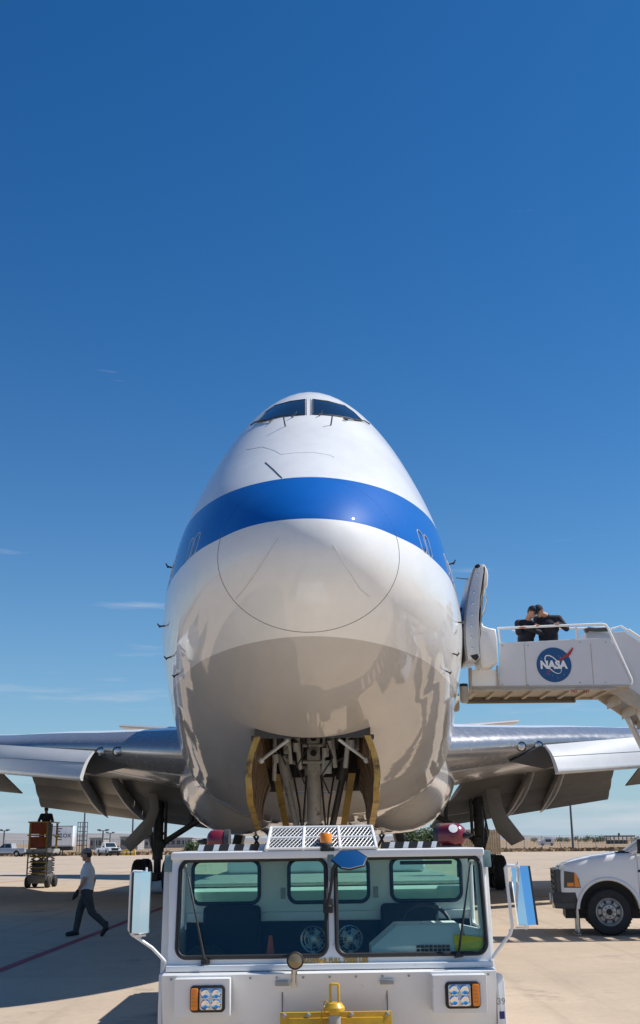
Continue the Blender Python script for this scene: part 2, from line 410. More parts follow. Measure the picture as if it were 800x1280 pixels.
# ------------------------------------------------------------------ mesh helpers
class MB:
    def __init__(s):
        s.bm = bmesh.new()

    def face(s, pts, mi=0):
        vs = [s.bm.verts.new(p) for p in pts]
        f = s.bm.faces.new(vs); f.material_index = mi
        return f

    def box(s, a, b, mi=0, bev=0.0, mtx=None, seg=2):
        a, b = Vector(a), Vector(b)
        r = bmesh.ops.create_cube(s.bm, size=1.0)
        vs = r['verts']
        c, d = (a + b) / 2, b - a
        for v in vs:
            v.co = Vector((v.co.x * d.x, v.co.y * d.y, v.co.z * d.z)) + c
        fs = set(f for v in vs for f in v.link_faces)
        for f in fs: f.material_index = mi
        if bev:
            es = list(set(e for v in vs for e in v.link_edges))
            rr = bmesh.ops.bevel(s.bm, geom=es, offset=bev, segments=seg, affect='EDGES', profile=0.6)
            vs = list(set(v for f in rr['faces'] for v in f.verts) | set(v for v in vs if v.is_valid))
            for f in rr['faces']: f.material_index = mi
        if mtx is not None:
            for v in vs: v.co = mtx @ v.co
        return vs

    def prism(s, pts, vec, mi=0, bev=0.0, seg=2):
        vec = Vector(vec)
        n = len(pts)
        a = [s.bm.verts.new(Vector(p)) for p in pts]
        b = [s.bm.verts.new(Vector(p) + vec) for p in pts]
        fa = s.bm.faces.new(a); fb = s.bm.faces.new(b[::-1])
        fs = [fa, fb]
        for i in range(n):
            fs.append(s.bm.faces.new((a[i], b[i], b[(i + 1) % n], a[(i + 1) % n])))
        for f in fs: f.material_index = mi
        bmesh.ops.recalc_face_normals(s.bm, faces=fs)
        if bev:
            es = list(fa.edges) + list(fb.edges)
            r = bmesh.ops.bevel(s.bm, geom=es, offset=bev, segments=seg, affect='EDGES', profile=0.5)
            for f in r['faces']: f.material_index = mi
        return fs

    def rings(s, rs, closed=True, caps=True, mi=0):
        vr = [[s.bm.verts.new(p) for p in r] for r in rs]
        n = len(vr[0])
        fs = []
        for i in range(len(vr) - 1):
            for j in range(n if closed else n - 1):
                k = (j + 1) % n
                fs.append(s.bm.faces.new((vr[i][j], vr[i][k], vr[i + 1][k], vr[i + 1][j])))
        if caps and closed:
            fs.append(s.bm.faces.new(vr[0][::-1])); fs.append(s.bm.faces.new(vr[-1]))
        for f in fs: f.material_index = mi
        bmesh.ops.recalc_face_normals(s.bm, faces=fs)
        return vr

    def tube(s, p0, p1, r0, r1=None, n=12, mi=0):
        p0, p1 = Vector(p0), Vector(p1)
        r1 = r0 if r1 is None else r1
        q = (p1 - p0).to_track_quat('Z', 'Y')
        ring = lambda p, r: [p + q @ Vector((r * math.cos(2 * math.pi * i / n), r * math.sin(2 * math.pi * i / n), 0)) for i in range(n)]
        s.rings([ring(p0, r0), ring(p1, r1)], mi=mi)

    def path(s, pts, r, n=8, mi=0, closed=False):
        pts = [Vector(p) for p in pts]
        rs = []
        m = len(pts)
        up = None
        for i, p in enumerate(pts):
            if closed: d = pts[(i + 1) % m] - pts[i - 1]
            else: d = pts[min(i + 1, m - 1)] - pts[max(i - 1, 0)]
            d.normalize()
            if up is None:
                up = d.orthogonal().normalized()
            up = (up - d * up.dot(d)).normalized()
            w = d.cross(up)
            rs.append([p + (up * math.cos(2 * math.pi * k / n) + w * math.sin(2 * math.pi * k / n)) * r for k in range(n)])
        if closed: rs.append(rs[0])
        s.rings(rs, caps=not closed, mi=mi)
        if closed: bmesh.ops.remove_doubles(s.bm, verts=s.bm.verts[:], dist=1e-5)

    def lathe(s, prof, o, axis, n=24, mi=0, caps=True):
        """prof: (radius, height along axis)"""
        o = Vector(o)
        q = Vector(axis).to_track_quat('Z', 'Y')
        rs = [[o + q @ Vector((max(r, 1e-4) * math.cos(2 * math.pi * i / n), max(r, 1e-4) * math.sin(2 * math.pi * i / n), h)) for i in range(n)] for r, h in prof]
        s.rings(rs, mi=mi, caps=caps)

    def ell(s, c, r, n=16, mtx=None, mi=0):
        res = bmesh.ops.create_uvsphere(s.bm, u_segments=n, v_segments=max(6, n * 2 // 3), radius=1.0)
        for v in res['verts']:
            p = Vector((v.co.x * r[0], v.co.y * r[1], v.co.z * r[2]))
            if mtx is not None: p = mtx @ p
            v.co = p + Vector(c)
        for f in set(f for v in res['verts'] for f in v.link_faces): f.material_index = mi

    def cap(s, p0, p1, r0, r1, n=14):
        s.ell(p0, (r0,) * 3, n); s.ell(p1, (r1,) * 3, n)
        s.tube(p0, p1, r0, r1, n)

    def build(s, name, m, parent=None, smooth=35, kind=None, local=False):
        me = bpy.data.meshes.new(name)
        if parent is not None and not local:
            off = parent.matrix_basis.translation.copy()
            pp = parent.parent
            while pp is not None:
                off += pp.matrix_basis.translation; pp = pp.parent
            for v in s.bm.verts: v.co -= off
        s.bm.to_mesh(me); s.bm.free()
        for x in (m if isinstance(m, (list, tuple)) else [m]):
            me.materials.append(M_[x] if isinstance(x, str) else x)
        if smooth:
            me.shade_smooth()
            me.set_sharp_from_angle(angle=R(smooth))
        o = bpy.data.objects.new(name, me)
        COL.objects.link(o)
        if parent is not None: o.parent = parent
        if kind: o['kind'] = kind
        return o


def tag(o, label=None, cat=None, group=None, kind=None):
    if label: o['label'] = label
    if cat: o['category'] = cat
    if group: o['group'] = group
    if kind: o['kind'] = kind
    return o


def thing(name, loc, label, cat, group=None):
    o = bpy.data.objects.new(name, None)
    o.empty_display_size = 0.3
    COL.objects.link(o)
    o.location = loc
    return tag(o, label, cat, group)


def copy_tree(o, parent=None):
    c = o.copy(); COL.objects.link(c)
    if parent is not None: c.parent = parent
    for ch in o.children: copy_tree(ch, c)
    return c


def text(name, s, size, mtx, m, parent, bold=0.0, depth=0.002, align='CENTER', sx=1.0, shear=0.0):
    cu = bpy.data.curves.new(name, 'FONT')
    cu.body = s; cu.size = size; cu.align_x = align; cu.align_y = 'CENTER'; cu.offset = bold; cu.extrude = depth; cu.resolution_u = 3; cu.shear = shear
    t = bpy.data.objects.new('tmp', cu); COL.objects.link(t)
    bpy.context.view_layer.update()
    dg = bpy.context.evaluated_depsgraph_get()
    me = bpy.data.meshes.new_from_object(t.evaluated_get(dg))
    bpy.data.objects.remove(t)
    me.transform(Matrix.Diagonal((sx, 1, 1, 1)))
    me.transform(mtx)
    off = parent.matrix_basis.translation.copy()
    pp = parent.parent
    while pp is not None:
        off += pp.matrix_basis.translation; pp = pp.parent
    me.transform(Matrix.Translation(-off))
    me.materials.clear(); me.materials.append(M_[m])
    o = bpy.data.objects.new(name, me); COL.objects.link(o); o.parent = parent
    return o


FRONT = Matrix.Rotation(R(90), 4, 'X')          # text lying in XZ and facing -Y


def rrect(x0, x1, z0, z1, r, n=6):
    out = []
    for cx, cz, a0 in ((x1 - r, z1 - r, 0), (x0 + r, z1 - r, 90), (x0 + r, z0 + r, 180), (x1 - r, z0 + r, 270)):
        for i in range(n + 1):
            a = R(a0 + 90 * i / n)
            out.append((cx + r * math.cos(a), cz + r * math.sin(a)))
    return out


def framed(mb, o, i, r, y0, y1, mi=0, n=6):
    """plate in XZ with one rounded opening; o, i = (x0, x1, z0, z1)"""
    ip = rrect(*i, r, n)
    oc = [(o[1], o[3]), (o[0], o[3]), (o[0], o[2]), (o[1], o[2])]
    bm = mb.bm
    fr = [bm.verts.new((x, y0, z)) for x, z in ip]; bk = [bm.verts.new((x, y1, z)) for x, z in ip]
    fo = [bm.verts.new((x, y0, z)) for x, z in oc]; bo = [bm.verts.new((x, y1, z)) for x, z in oc]
    fs = []
    m = n + 1
    T = len(ip)
    for c in range(4):
        for k in range(n):
            a = c * m + k
            fs.append(bm.faces.new((fo[c], fr[a], fr[a + 1]))); fs.append(bm.faces.new((bo[c], bk[a + 1], bk[a])))
        a = c * m + n; b = (a + 1) % T; d = (c + 1) % 4
        fs.append(bm.faces.new((fo[c], fr[a], fr[b], fo[d]))); fs.append(bm.faces.new((bo[c], bo[d], bk[b], bk[a])))
        fs.append(bm.faces.new((fo[c], fo[d], bo[d], bo[c])))
    for a in range(T):
        b = (a + 1) % T
        fs.append(bm.faces.new((fr[a], bk[a], bk[b], fr[b])))
    for f in fs: f.material_index = mi
    bmesh.ops.recalc_face_normals(bm, faces=fs)


def dense(pts, n=6):
    out = []
    for a, b in zip(pts[:-1], pts[1:]):
        out += [tuple(a[q] + (b[q] - a[q]) * i / n for q in range(len(a))) for i in range(n)]
    return out + [tuple(pts[-1])]


def dense_loop(pts, step=.12):
    out = []
    for a, b in zip(pts, pts[1:] + pts[:1]):
        d = math.hypot(b[0] - a[0], b[1] - a[1]); n = max(1, int(d / step))
        out += [(a[0] + (b[0] - a[0]) * i / n, a[1] + (b[1] - a[1]) * i / n) for i in range(n)]
    return out


def pchip(pairs):
    xs = [p[0] for p in pairs]; ys = [p[1] for p in pairs]
    h = [xs[i + 1] - xs[i] for i in range(len(xs) - 1)]
    d = [(ys[i + 1] - ys[i]) / h[i] for i in range(len(h))]
    m = [0.0] * len(xs); m[0] = d[0]; m[-1] = d[-1]
    for i in range(1, len(xs) - 1):
        if d[i - 1] * d[i] > 0:
            w1 = 2 * h[i] + h[i - 1]; w2 = h[i] + 2 * h[i - 1]
            m[i] = (w1 + w2) / (w1 / d[i - 1] + w2 / d[i])

    def f(x):
        x = min(max(x, xs[0]), xs[-1])
        i = 0
        while i < len(h) - 1 and x > xs[i + 1]: i += 1
        t = (x - xs[i]) / h[i]
        return (2 * t**3 - 3 * t * t + 1) * ys[i] + (t**3 - 2 * t * t + t) * h[i] * m[i] + (-2 * t**3 + 3 * t * t) * ys[i + 1] + (t**3 - t * t) * h[i] * m[i + 1]
    return f


# ------------------------------------------------------------------ the ground
def ground():
    mb = MB()
    xs = [-4000, -300, -60, 60, 300, 4000]
    for (x0, x1, y0, y1) in ((-400, 400, -300, 176),):
        mb.face([(x0, y0, -0.007), (x1, y0, -0.007), (x1, y1 - 0, -0.007), (x0, y1, -0.007)])
    apron = mb.build('apron', 'concrete', smooth=0, kind='structure')
    # slabs of the apron, with open joints, one mesh shared
    S = 6.1
    sm = MB(); g = 0.006
    SX = 7.6
    sm.box((-SX / 2 + g, -S / 2 + g, -0.15), (SX / 2 - g, S / 2 - g, 0.0), bev=0.003, seg=1)
    s0 = sm.build('concrete_slab', 'concrete', apron, smooth=0, local=True)
    first = True
    for j in range(-2, 22):
        for i in range(-6, 6):
            o = s0 if first else s0.copy()
            if not first: COL.objects.link(o); o.parent = apron
            first = False
            o.location = (-8.6 + SX * (i + 1.5), 16.9 + S * (j - 0.5), 0)
            o.rotation_euler = (0, 0, R(180) * rnd.randrange(2))
    # beyond the slabs one can pick apart, the same paving in one piece
    mb = MB()
    X0, X1 = -8.6 + SX * (-5), -8.6 + SX * 7
    Y0, Y1 = 16.9 + S * (-3), 16.9 + S * 21
    for (x0, x1, y0, y1) in ((-400, X0 - .01, -300, 178), (X1 + .01, 400, -300, 178), (X0 - .01, X1 + .01, -300, Y0 - .01), (X0 - .01, X1 + .01, Y1 + .01, 178)):
        mb.box((x0, y0, -0.15), (x1, y1, -0.0))
    mb.build('far_paving', 'concrete', smooth=0, kind='structure')
    # dry field to the horizon
    mb = MB()
    n = 14
    xs = [-9000, -3000, -900, -300, -120, -60, -20, 20, 60, 120, 300, 900, 3000, 9000]
    ys = [-9000, -3000, -299, 177]
    for x0, x1 in zip(xs[:-1], xs[1:]):
        for y0, y1 in ((178, 230), (230, 400), (400, 1500), (1500, 9000), (-9000, -300)):
            mb.face([(x0, y0, -.03), (x1, y0, -.03), (x1, y1, -.03), (x0, y1, -.03)])
    for x0, x1 in ((-9000, -400), (400, 9000)):
        mb.face([(x0, -300, -.03), (x1, -300, -.03), (x1, 178, -.03), (x0, 178, -.03)])
    bmesh.ops.remove_doubles(mb.bm, verts=mb.bm.verts[:], dist=.01)
    mb.build('dry_field', 'dry', smooth=0, kind='structure')
    # tufts along its near edge
    mb = MB()
    for k in range(5200):
        x = rnd.uniform(-75, 75); y = 178 + abs(rnd.gauss(0, 16)); h = rnd.uniform(.12, .5); w = rnd.uniform(.15, .5)
        a = rnd.uniform(0, 3.14); c, s = math.cos(a) * w, math.sin(a) * w
        mb.face([(x - c, y - s, -.03), (x + c, y + s, -.03), (x + c * .6 + rnd.uniform(-.1, .1), y + s * .6, h), (x - c * .3, y - s * .3, h * rnd.uniform(.6, 1.1))])
    mb.build('dry_grass', 'dry', smooth=0, kind='stuff')
    # hills along the horizon
    mb = MB()
    prev = None
    for k in range(161):
        t = k / 160; a = R(-62 + 124 * t)
        d = 5200
        hgt = (12 if a > -.05 else 26) + 10 * math.sin(a * 6 + 1) + 9 * math.sin(a * 17) + 5 * math.sin(a * 43 + 2) + (26 if a < -0.08 else 0) * min(1, (-a - .08) * 9)
        hgt = max(hgt, 8)
        row = [mb.bm.verts.new((d * math.sin(a), d * math.cos(a), -2)), mb.bm.verts.new(((d + 350) * math.sin(a), (d + 350) * math.cos(a), hgt * .55)), mb.bm.verts.new(((d + 900) * math.sin(a), (d + 900) * math.cos(a), hgt)), mb.bm.verts.new(((d + 2200) * math.sin(a), (d + 2200) * math.cos(a), -2))]
        if prev:
            for q in range(3): mb.bm.faces.new((prev[q], row[q], row[q + 1], prev[q + 1]))
        prev = row
    mb.build('distant_hills', 'hill', kind='structure')
    # painted lines
    mb = MB()
    def line(p, q, w, z=.004):
        p, q = Vector(p), Vector(q); d = (q - p).normalized(); s = Vector((-d.y, d.x, 0)) * w / 2
        mb.face([p - s + V(0, 0, z), q - s + V(0, 0, z), q + s + V(0, 0, z), p + s + V(0, 0, z)])
    a, b = PG(0, 1213), PG(205, 1134)
    d = (b - a).normalized()
    line(a - d * 30, b + d * 60, .17)
    mb.build('red_guide_line', 'redline', smooth=0, kind='structure')
    mb = MB()
    a, b = PG(5, 1103), PG(130, 1092.5)
    d = (b - a).normalized()
    line(a - d * 20, b + d * 25, .22)
    mb.build('faded_guide_line', 'orangeline', smooth=0, kind='structure')


ground()

# ------------------------------------------------------------------ the airliner
XP, Y0P, K = -0.145, 13.3 * 1.06, 1.06


def trf(pairs):
    f = pchip([(math.sqrt(s * K), (h - 1.94) * K + CAMH + .0018 * (Y0P + s * K)) for s, h in pairs])
    return lambda s: f(math.sqrt(s))


keel = trf([(0, 5.45), (.03, 5.25), (.08, 5.12), (.2, 4.95), (.5, 4.72), (.9, 4.5), (1.5, 4.26), (2.5, 3.93), (4.5, 3.45), (7, 3.0), (10, 2.6), (13, 2.4), (16, 2.3), (34, 2.3), (46, 4.2), (52, 6.2)])
crown = trf([(0, 5.45), (.03, 5.66), (.08, 5.8), (.2, 5.97), (.5, 6.28), (.9, 6.58), (1.5, 7.0), (2.3, 7.55), (3.2, 8.2), (4.3, 9.06), (5, 9.49), (6, 9.78), (8, 10.0), (10, 10.05), (14, 9.95), (20, 9.2), (25, 8.85), (52, 8.3)])
cenz = trf([(0, 5.45), (2, 5.5), (6, 5.5), (16, 5.5), (34, 5.5), (52, 7.2)])
halfw_ = pchip([(math.sqrt(s * K), w * K * 1.012) for s, w in [(0, 0), (.03, .24), (.08, .38), (.2, .6), (.5, .9), (.9, 1.16), (1.5, 1.495), (2.2, 1.765), (3.2, 2.075), (4.5, 2.35), (6.5, 2.645), (8.5, 2.83), (10.5, 2.98), (13, 3.18), (15, 3.22), (34, 3.22), (46, 1.8), (52, .6)]])
halfw = lambda s: halfw_(math.sqrt(s))
NS = 96


def section(s):
    c, w, b, t = cenz(s), halfw(s), keel(s), crown(s)
    q = min(max((s - 1.6) / 4.0, 0), 1); q = q * q * (3 - 2 * q)
    a1, b1 = 2 + (1.345 - 2) * q, .5 + .023 * q
    e = 2 + min(max((s - 5) / 8, 0), 1)
    tau = np.linspace(0, 1, 400) ** .6
    tau = np.sort(np.concatenate([tau, 1 - (np.linspace(0, 1, 200) ** 3) * .2]))
    xu, zu = w * (1 - tau ** a1) ** b1, c + (t - c) * tau
    ph = np.linspace(np.pi / 2, 0, 400)
    xl, zl = w * np.cos(ph) ** (2 / e), c - (c - b) * np.sin(ph) ** (2 / e)
    h = np.stack([np.concatenate([xl, xu]), np.concatenate([zl, zu])], 1)
    h[0, 0] = 0; h[-1, 0] = 0
    L = np.concatenate([[0], np.cumsum(np.hypot(*np.diff(h, axis=0).T))])
    u = np.linspace(0, L[-1], NS // 2 + 1)
    hx, hz = np.interp(u, L, h[:, 0]), np.interp(u, L, h[:, 1])
    r = list(zip(hx, hz))
    return r + [(-x, z) for x, z in r[-2:0:-1]]


def hull_mesh(stations, tip=False):
    mb = MB()
    rs = [[(XP + x, Y0P + s, z) for x, z in section(s)] for s in stations]
    vr = mb.rings(rs, caps=False)
    if tip:
        t = mb.bm.verts.new((XP, Y0P, cenz(0)))
        for j in range(NS): mb.bm.faces.new((t, vr[0][(j + 1) % NS], vr[0][j]))
    bmesh.ops.recalc_face_normals(mb.bm, faces=mb.bm.faces[:])
    return mb


PL = thing('jet_airliner', (XP, Y0P + 20, 0), 'huge white four-engine jet airliner with blue nose band parked facing the camera behind the tractor', 'airplane')
S_R = .9 * K + .02
WELL = (4.75, 9.0, .93)          # nose gear well: from, to, half width

st = list(np.linspace(0.03, 1, 26) ** 2 * S_R)
mb = hull_mesh(st, tip=True)
bvh_nose = BVHTree.FromBMesh(mb.bm)
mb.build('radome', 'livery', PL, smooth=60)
st = [S_R + .003] + list(np.linspace(S_R + .06, 6, 44)) + list(np.linspace(6.15, 16, 46)) + list(np.linspace(16.6, 55, 44))
mb = hull_mesh(st)
bvh_full = BVHTree.FromBMesh(mb.bm)
for co, no in (((XP + WELL[2], 0, 0), (1, 0, 0)), ((XP - WELL[2], 0, 0), (1, 0, 0)), ((0, Y0P + WELL[0], 0), (0, 1, 0)), ((0, Y0P + WELL[1], 0), (0, 1, 0))):
    gf = [f for f in mb.bm.faces if f.calc_center_median().z < 4.4 and abs(f.calc_center_median().x - XP) < 1.8 and f.calc_center_median().y < Y0P + 10]
    ge = list(set(e for f in gf for e in f.edges)); gv = list(set(v for f in gf for v in f.verts))
    bmesh.ops.bisect_plane(mb.bm, geom=gf + ge + gv, plane_co=co, plane_no=no, dist=1e-4)
kill = [f for f in mb.bm.faces if f.calc_center_median().z < 4.4 and abs(f.calc_center_median().x - XP) < WELL[2] - .001 and Y0P + WELL[0] < f.calc_center_median().y < Y0P + WELL[1]]
bmesh.ops.delete(mb.bm, geom=kill, context='FACES')
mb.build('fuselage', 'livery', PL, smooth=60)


def hit(u, v, bvh=None, off=0.0):
    """where the hull shows at (u, v); point and outward normal"""
    d = (RT * ((u - 400) / F) + UP * ((640 - v) / F) + FW).normalized()
    l, n, i, dist = (bvh or bvh_full).ray_cast(EYE, d)
    if l is None: return None, None
    if n.dot(d) > 0: n = -n
    return l + n * off, n


def skin_side(side, s, z, off=0.0, bvh=None):
    l, n, i, dist = (bvh or bvh_full).ray_cast(V(XP + side * 8, Y0P + s, z), V(-side, 0, 0))
    if n.x * side < 0: n = -n
    return l + n * off, n


# radome joint, a dark gap filled with sealant
mb = MB()
ring = [(XP + x, Y0P + S_R + .006, z) for x, z in section(S_R + .006)]
mb.path([Vector(p) for p in ring if p[2] < 6.0 and p[0] < XP - 1e-6] + [Vector(p) for p in ring if p[2] < 6.0 and p[0] >= XP - 1e-6], .0045, n=6)
mb.build('radome_joint', 'softseal', PL)
# lightning diverter strips
for pts in (((418, 681), (428, 698), (440, 718), (452, 737), (463, 746)), ((350, 672), (336, 694), (322, 716), (308, 735), (297, 748)),):
    mb = MB(); mb.path([hit(u, v, bvh_nose, .003)[0] for u, v in dense(pts)], .004, n=6)
    mb.build('diverter_strip', 'krueger', PL)
mb = MB()
for pts in (((334, 578), (344, 587), (353, 596), (362, 606)),):
    mb.path([hit(u, v, None, .004)[0] for u, v in dense(pts)], .007, n=6)
mb.build('skin_seam', 'seal', PL)
mb = MB()
for pts in (((310, 562), (330, 558.5), (345, 563), (353, 568)), ((353, 568), (372, 566), (394, 565.5), (414, 569), (420, 572))):
    mb.path([hit(u, v, None, .001)[0] for u, v in dense(pts)], .0022, n=6)
mb.build('access_panel_seam', 'softseal', PL)

# cockpit windshields: two curved front panes
def pane(outline, off):
    def pt(u, v, o):
        q = np.array((u, v))
        for k in range(14):
            p, n = hit(q[0], q[1], None, o)
            if p is not None: return p
            q = q + (np.array((388., 514.)) - q) * .02
    px = [tuple(q) for q in dense_loop(outline, 3.0)]
    cx, cy = sum(q[0] for q in px) / len(px), sum(q[1] for q in px) / len(px)
    mb = MB(); bm = mb.bm
    L = [[bm.verts.new(pt(cx + (u - cx) * k, cy + (v - cy) * k, off)) for u, v in px] for k in (1, .8, .6, .4, .2)]
    n = len(px)
    for i in range(4):
        for j in range(n): bm.faces.new((L[i][j], L[i][(j + 1) % n], L[i + 1][(j + 1) % n], L[i + 1][j]))
    c = bm.verts.new(pt(cx, cy, off))
    for j in range(n): bm.faces.new((L[4][j], L[4][(j + 1) % n], c))
    rim = [bm.verts.new(pt(u, v, off - .03)) for u, v in px]
    for j in range(n): bm.faces.new((rim[j], rim[(j + 1) % n], L[0][(j + 1) % n], L[0][j]))
    bmesh.ops.recalc_face_normals(bm, faces=bm.faces[:])
    return mb, [pt(u, v, off) for u, v in px]


for ol in ([(383.7, 499.8), (365, 502.3), (346, 507.5), (334, 516), (324, 527.5), (329, 527.3), (340, 524), (353, 521), (368, 519.5), (383.7, 518.8)],
           [(393, 499.8), (411, 502), (432, 507.5), (444, 516), (454.5, 526.5), (449, 526.5), (437, 523), (422, 520.5), (408, 519), (393, 518.3)]):
    mb, vs = pane(ol, .012)
    w = mb.build('windshield', 'glass_dark', PL, smooth=30)
    fb = MB(); fb.path(vs, .009, n=6, closed=True)
    fb.build('window_frame', 'seal', w)
for u in (385.7, 390.7):
    mb = MB(); mb.path([hit(u, v, None, .006)[0] for v in (499, 504, 509, 514, 519)], .006, n=6)
    mb.build('centre_post_strip', 'wing_grey', PL)
# wipers parked at the sill
for pts in (((316.5, 533), (322, 529), (328, 527.5), (338, 526), (344.5, 525.5), (340, 529)), ((463, 532), (457, 528), (449, 526.5), (441, 526), (431, 525.5), (436, 527.5))):
    mb = MB(); mb.path([hit(u, v, None, .03)[0] or P(u, v, 19.5) for u, v in pts], .012, n=6)
    mb.build('wiper', 'black', PL)
for pts in (((366, 523), (372, 520.5), (373, 517)), ((400, 521), (404, 519.5), (404, 516))):
    mb = MB(); mb.path([hit(u, v, None, .04)[0] for u, v in pts], .012, n=6)
    mb.build('wiper_arm', 'black', PL)
for u, v0, v1 in ((359, 533, 526.5), (415.5, 532, 526)):
    mb = MB(); p, n = hit(u, v0, None, 0); mb.path([p, p + n * .06, p + n * .13 + V(0, -.03, .02)], .012, n=6)
    mb.build('probe', 'black', PL)

# pitot probes and vanes on both flanks
for side in (-1, 1):
    for s, z, ln in ((4.6, 6.33, .2), (4.75, 5.35, .22), (5.0, 4.86, .22), (5.1, 4.58, .14)):
        p, n = skin_side(side, s, z)
        mb = MB(); t = p + n * .09
        mb.path([p - n * .02, p + n * .06, t], .014, n=6)
        mb.tube(t + V(0, .06, 0), t + V(0, -ln, 0), .016, .010, 8)
        mb.build('pitot_probe', 'darkmetal', PL)
# cabin windows
for side in (-1, 1):
    for k in range(36):
        s = 1.86 + .29 * k if k < 2 else 2.55 + .5 * (k - 2)
        if s > 7.3 and s < 9.1: continue
        if k in (2, 3): continue
        z = 6.02 if k < 2 else 6.08
        p, n = skin_side(side, s, z)
        t = n.cross(V(0, 0, 1)).normalized()
        upv = t.cross(n).normalized() * (1 if t.cross(n).z > 0 else -1)
        def on(a, b, o):
            l, nn = skin_side(side, s + a, z + b, o)
            return l
        pts = [on(a, b, -.002) for a, b in rrect(-.115, .115, -.17, .17, .09, 4)]
        mb = MB(); mb.path(pts, .008, n=6, closed=True)
        w = mb.build('window', 'krueger', PL)
        pb = MB(); pb.prism([on(a, b, .003) for a, b in rrect(-.115, .115, -.17, .17, .09, 4)], (-side * .02, 0, 0))
        pb.build('pane', 'glass_dark', w, smooth=0)

# ---------------------------------------------------------------- nose gear and its well
yw0, yw1, xw = Y0P + WELL[0], Y0P + WELL[1], WELL[2]
zl = keel(WELL[0])
mb = MB()
mb.box((XP - xw - .03, yw0 - .02, zl - .35), (XP - xw, yw1, 4.9), mi=0)
mb.box((XP + xw, yw0 - .02, zl - .35), (XP + xw + .03, yw1, 4.9), mi=0)
mb.box((XP - xw, yw0 - .03, zl - .0), (XP + xw, yw0 - .002, 4.9), mi=1)
mb.box((XP - xw, yw1, keel(WELL[1]) + .03), (XP + xw, yw1 + .03, 4.9), mi=1)
mb.box((XP - xw - .03, yw0 - .03, 4.9), (XP + xw + .03, yw1 + .03, 4.94), mi=1)
for sd in (-1, 1):
    for k in range(7):       # frames down the side walls
        y = yw0 + .25 + k * .58
        mb.box((XP + sd * xw - (.09 if sd > 0 else 0), y, zl - .28), (XP + sd * xw + (.09 if sd < 0 else 0), y + .07, 4.88), mi=0)
mb.build('gear_well', ['primer_dark', 'darkmetal'], PL, smooth=0)
mb = MB()
for i in range(9):           # pipes and boxes in the roof of the well
    x = XP + rnd.uniform(-.75, .75); mb.tube((x, yw0 + .2, 4.3 + rnd.uniform(-.2, .4)), (x + rnd.uniform(-.2, .2), yw1 - .3, 3.6 + rnd.uniform(-.2, .4)), rnd.uniform(.02, .06), n=8)
for i in range(16):
    x = XP + rnd.uniform(-.8, .7); y = yw0 + rnd.uniform(.5, 3.4); z = rnd.uniform(3.3, 4.5)
    mb.box((x, y, z), (x + rnd.uniform(.08, .25), y + rnd.uniform(.1, .3), z + rnd.uniform(.08, .3)), bev=.01, seg=1)
mb.build('well_equipment', 'darkmetal', PL, smooth=0)
for sd in (-1, 1):           # struts and panels hanging at the back of the well
    mb = MB(); mb.prism([(XP + sd * .80, yw1 - 1.0, 3.05), (XP + sd * .66, yw1 - 1.0, 3.05), (XP + sd * .48, yw1 - .3, 1.95), (XP + sd * .60, yw1 - .3, 1.95)], (0, .1, 0))
    mb.build('door_hinge_panel', 'primer', PL, smooth=0)
mb = MB()
mb.box((XP - .62, yw1 - .7, 2.72), (XP + .62, yw1 - .55, 3.0), bev=.02)
for x in (-.38, -.1, .14, .42): mb.box((XP + x - .012, yw1 - .72, 2.70), (XP + x + .012, yw1 - .69, 3.02))
mb.build('well_beam', 'door_liner', PL, smooth=0)
# leg: lug plate with three holes, cylinder, drag braces, wheels
LEG = thing('tmp', (0, 0, 0), '', '')
bpy.data.objects.remove(LEG)
yl = Y0P + 7.6
mb = MB()
prof = [(-.13, 4.55), (.13, 4.55), (.12, 3.05), (-.12, 3.05)]
mb.prism([(XP + x, yl - .75, z) for x, z in prof], (0, .18, 0), bev=.025)
for z in (3.35, 3.62, 3.86):
    mb.lathe([(.085, 0), (.085, .03), (.06, .035), (.06, .01)], (XP, yl - .75, z), (0, -1, 0), 16)
for z in (3.2, 3.5, 3.76, 4.05):
    mb.tube((XP - .2, yl - .72, z), (XP + .2, yl - .72, z), .04, n=10)
strut = mb.build('nose_gear_strut', 'gearsteel', PL, smooth=40)
mb = MB()
for z in (3.35, 3.62, 3.86): mb.tube((XP, yl - .79, z), (XP, yl - .775, z), .058, n=16)
mb.build('lightening_hole', 'black', strut)
mb = MB()
mb.tube((XP, yl - .5, 3.3), (XP, yl + .05, .7), .135, n=20)
mb.tube((XP, yl - .47, 3.15), (XP, yl - .39, 2.75), .175, n=20)
mb.tube((XP, yl - .25, 2.1), (XP, yl - .2, 1.85), .165, n=20)
mb.tube((XP - .55, yl + .05, .62), (XP + .55, yl + .05, .62), .09, n=14)
mb.build('shock_strut', 'gearsteel', PL)
for sd in (-1, 1):
    mb = MB()
    mb.tube((XP + sd * .56, yl - .1, 3.05), (XP + sd * .2, yl + .1, 1.5), .062, n=14)
    mb.tube((XP + sd * .60, yl - .25, 3.35), (XP + sd * .5, yl - .15, 2.9), .10, n=14)
    mb.tube((XP + sd * .66, yl - .3, 3.35), (XP + sd * .12, yl - .3, 3.1), .035, n=12)
    mb.build('drag_brace', 'gearsteel' if sd < 0 else 'darkmetal', PL)
    mb = MB()
    mb.tube((XP + sd * .13, yl - .8, 2.95), (XP + sd * .24, yl - .7, 1.6), .018, n=8)
    mb.path([(XP + sd * .3, yl - .6, 3.3), (XP + sd * .36, yl - .6, 2.9), (XP + sd * .27, yl - .55, 2.4), (XP + sd * .2, yl - .5, 1.7)], .018, n=8)
    mb.build('hydraulic_hose', 'black', PL)
    mb = MB()   # door actuator rod
    a, b = P(393 + sd * 31, 924, yw0 + .1), P(393 + sd * 66, 950, yw0 + .45)
    mb.tube(a, b, .028, n=10)
    mb.ell(b, (.06, .06, .06), 10)
    mb.build('door_rod', 'krueger', PL)


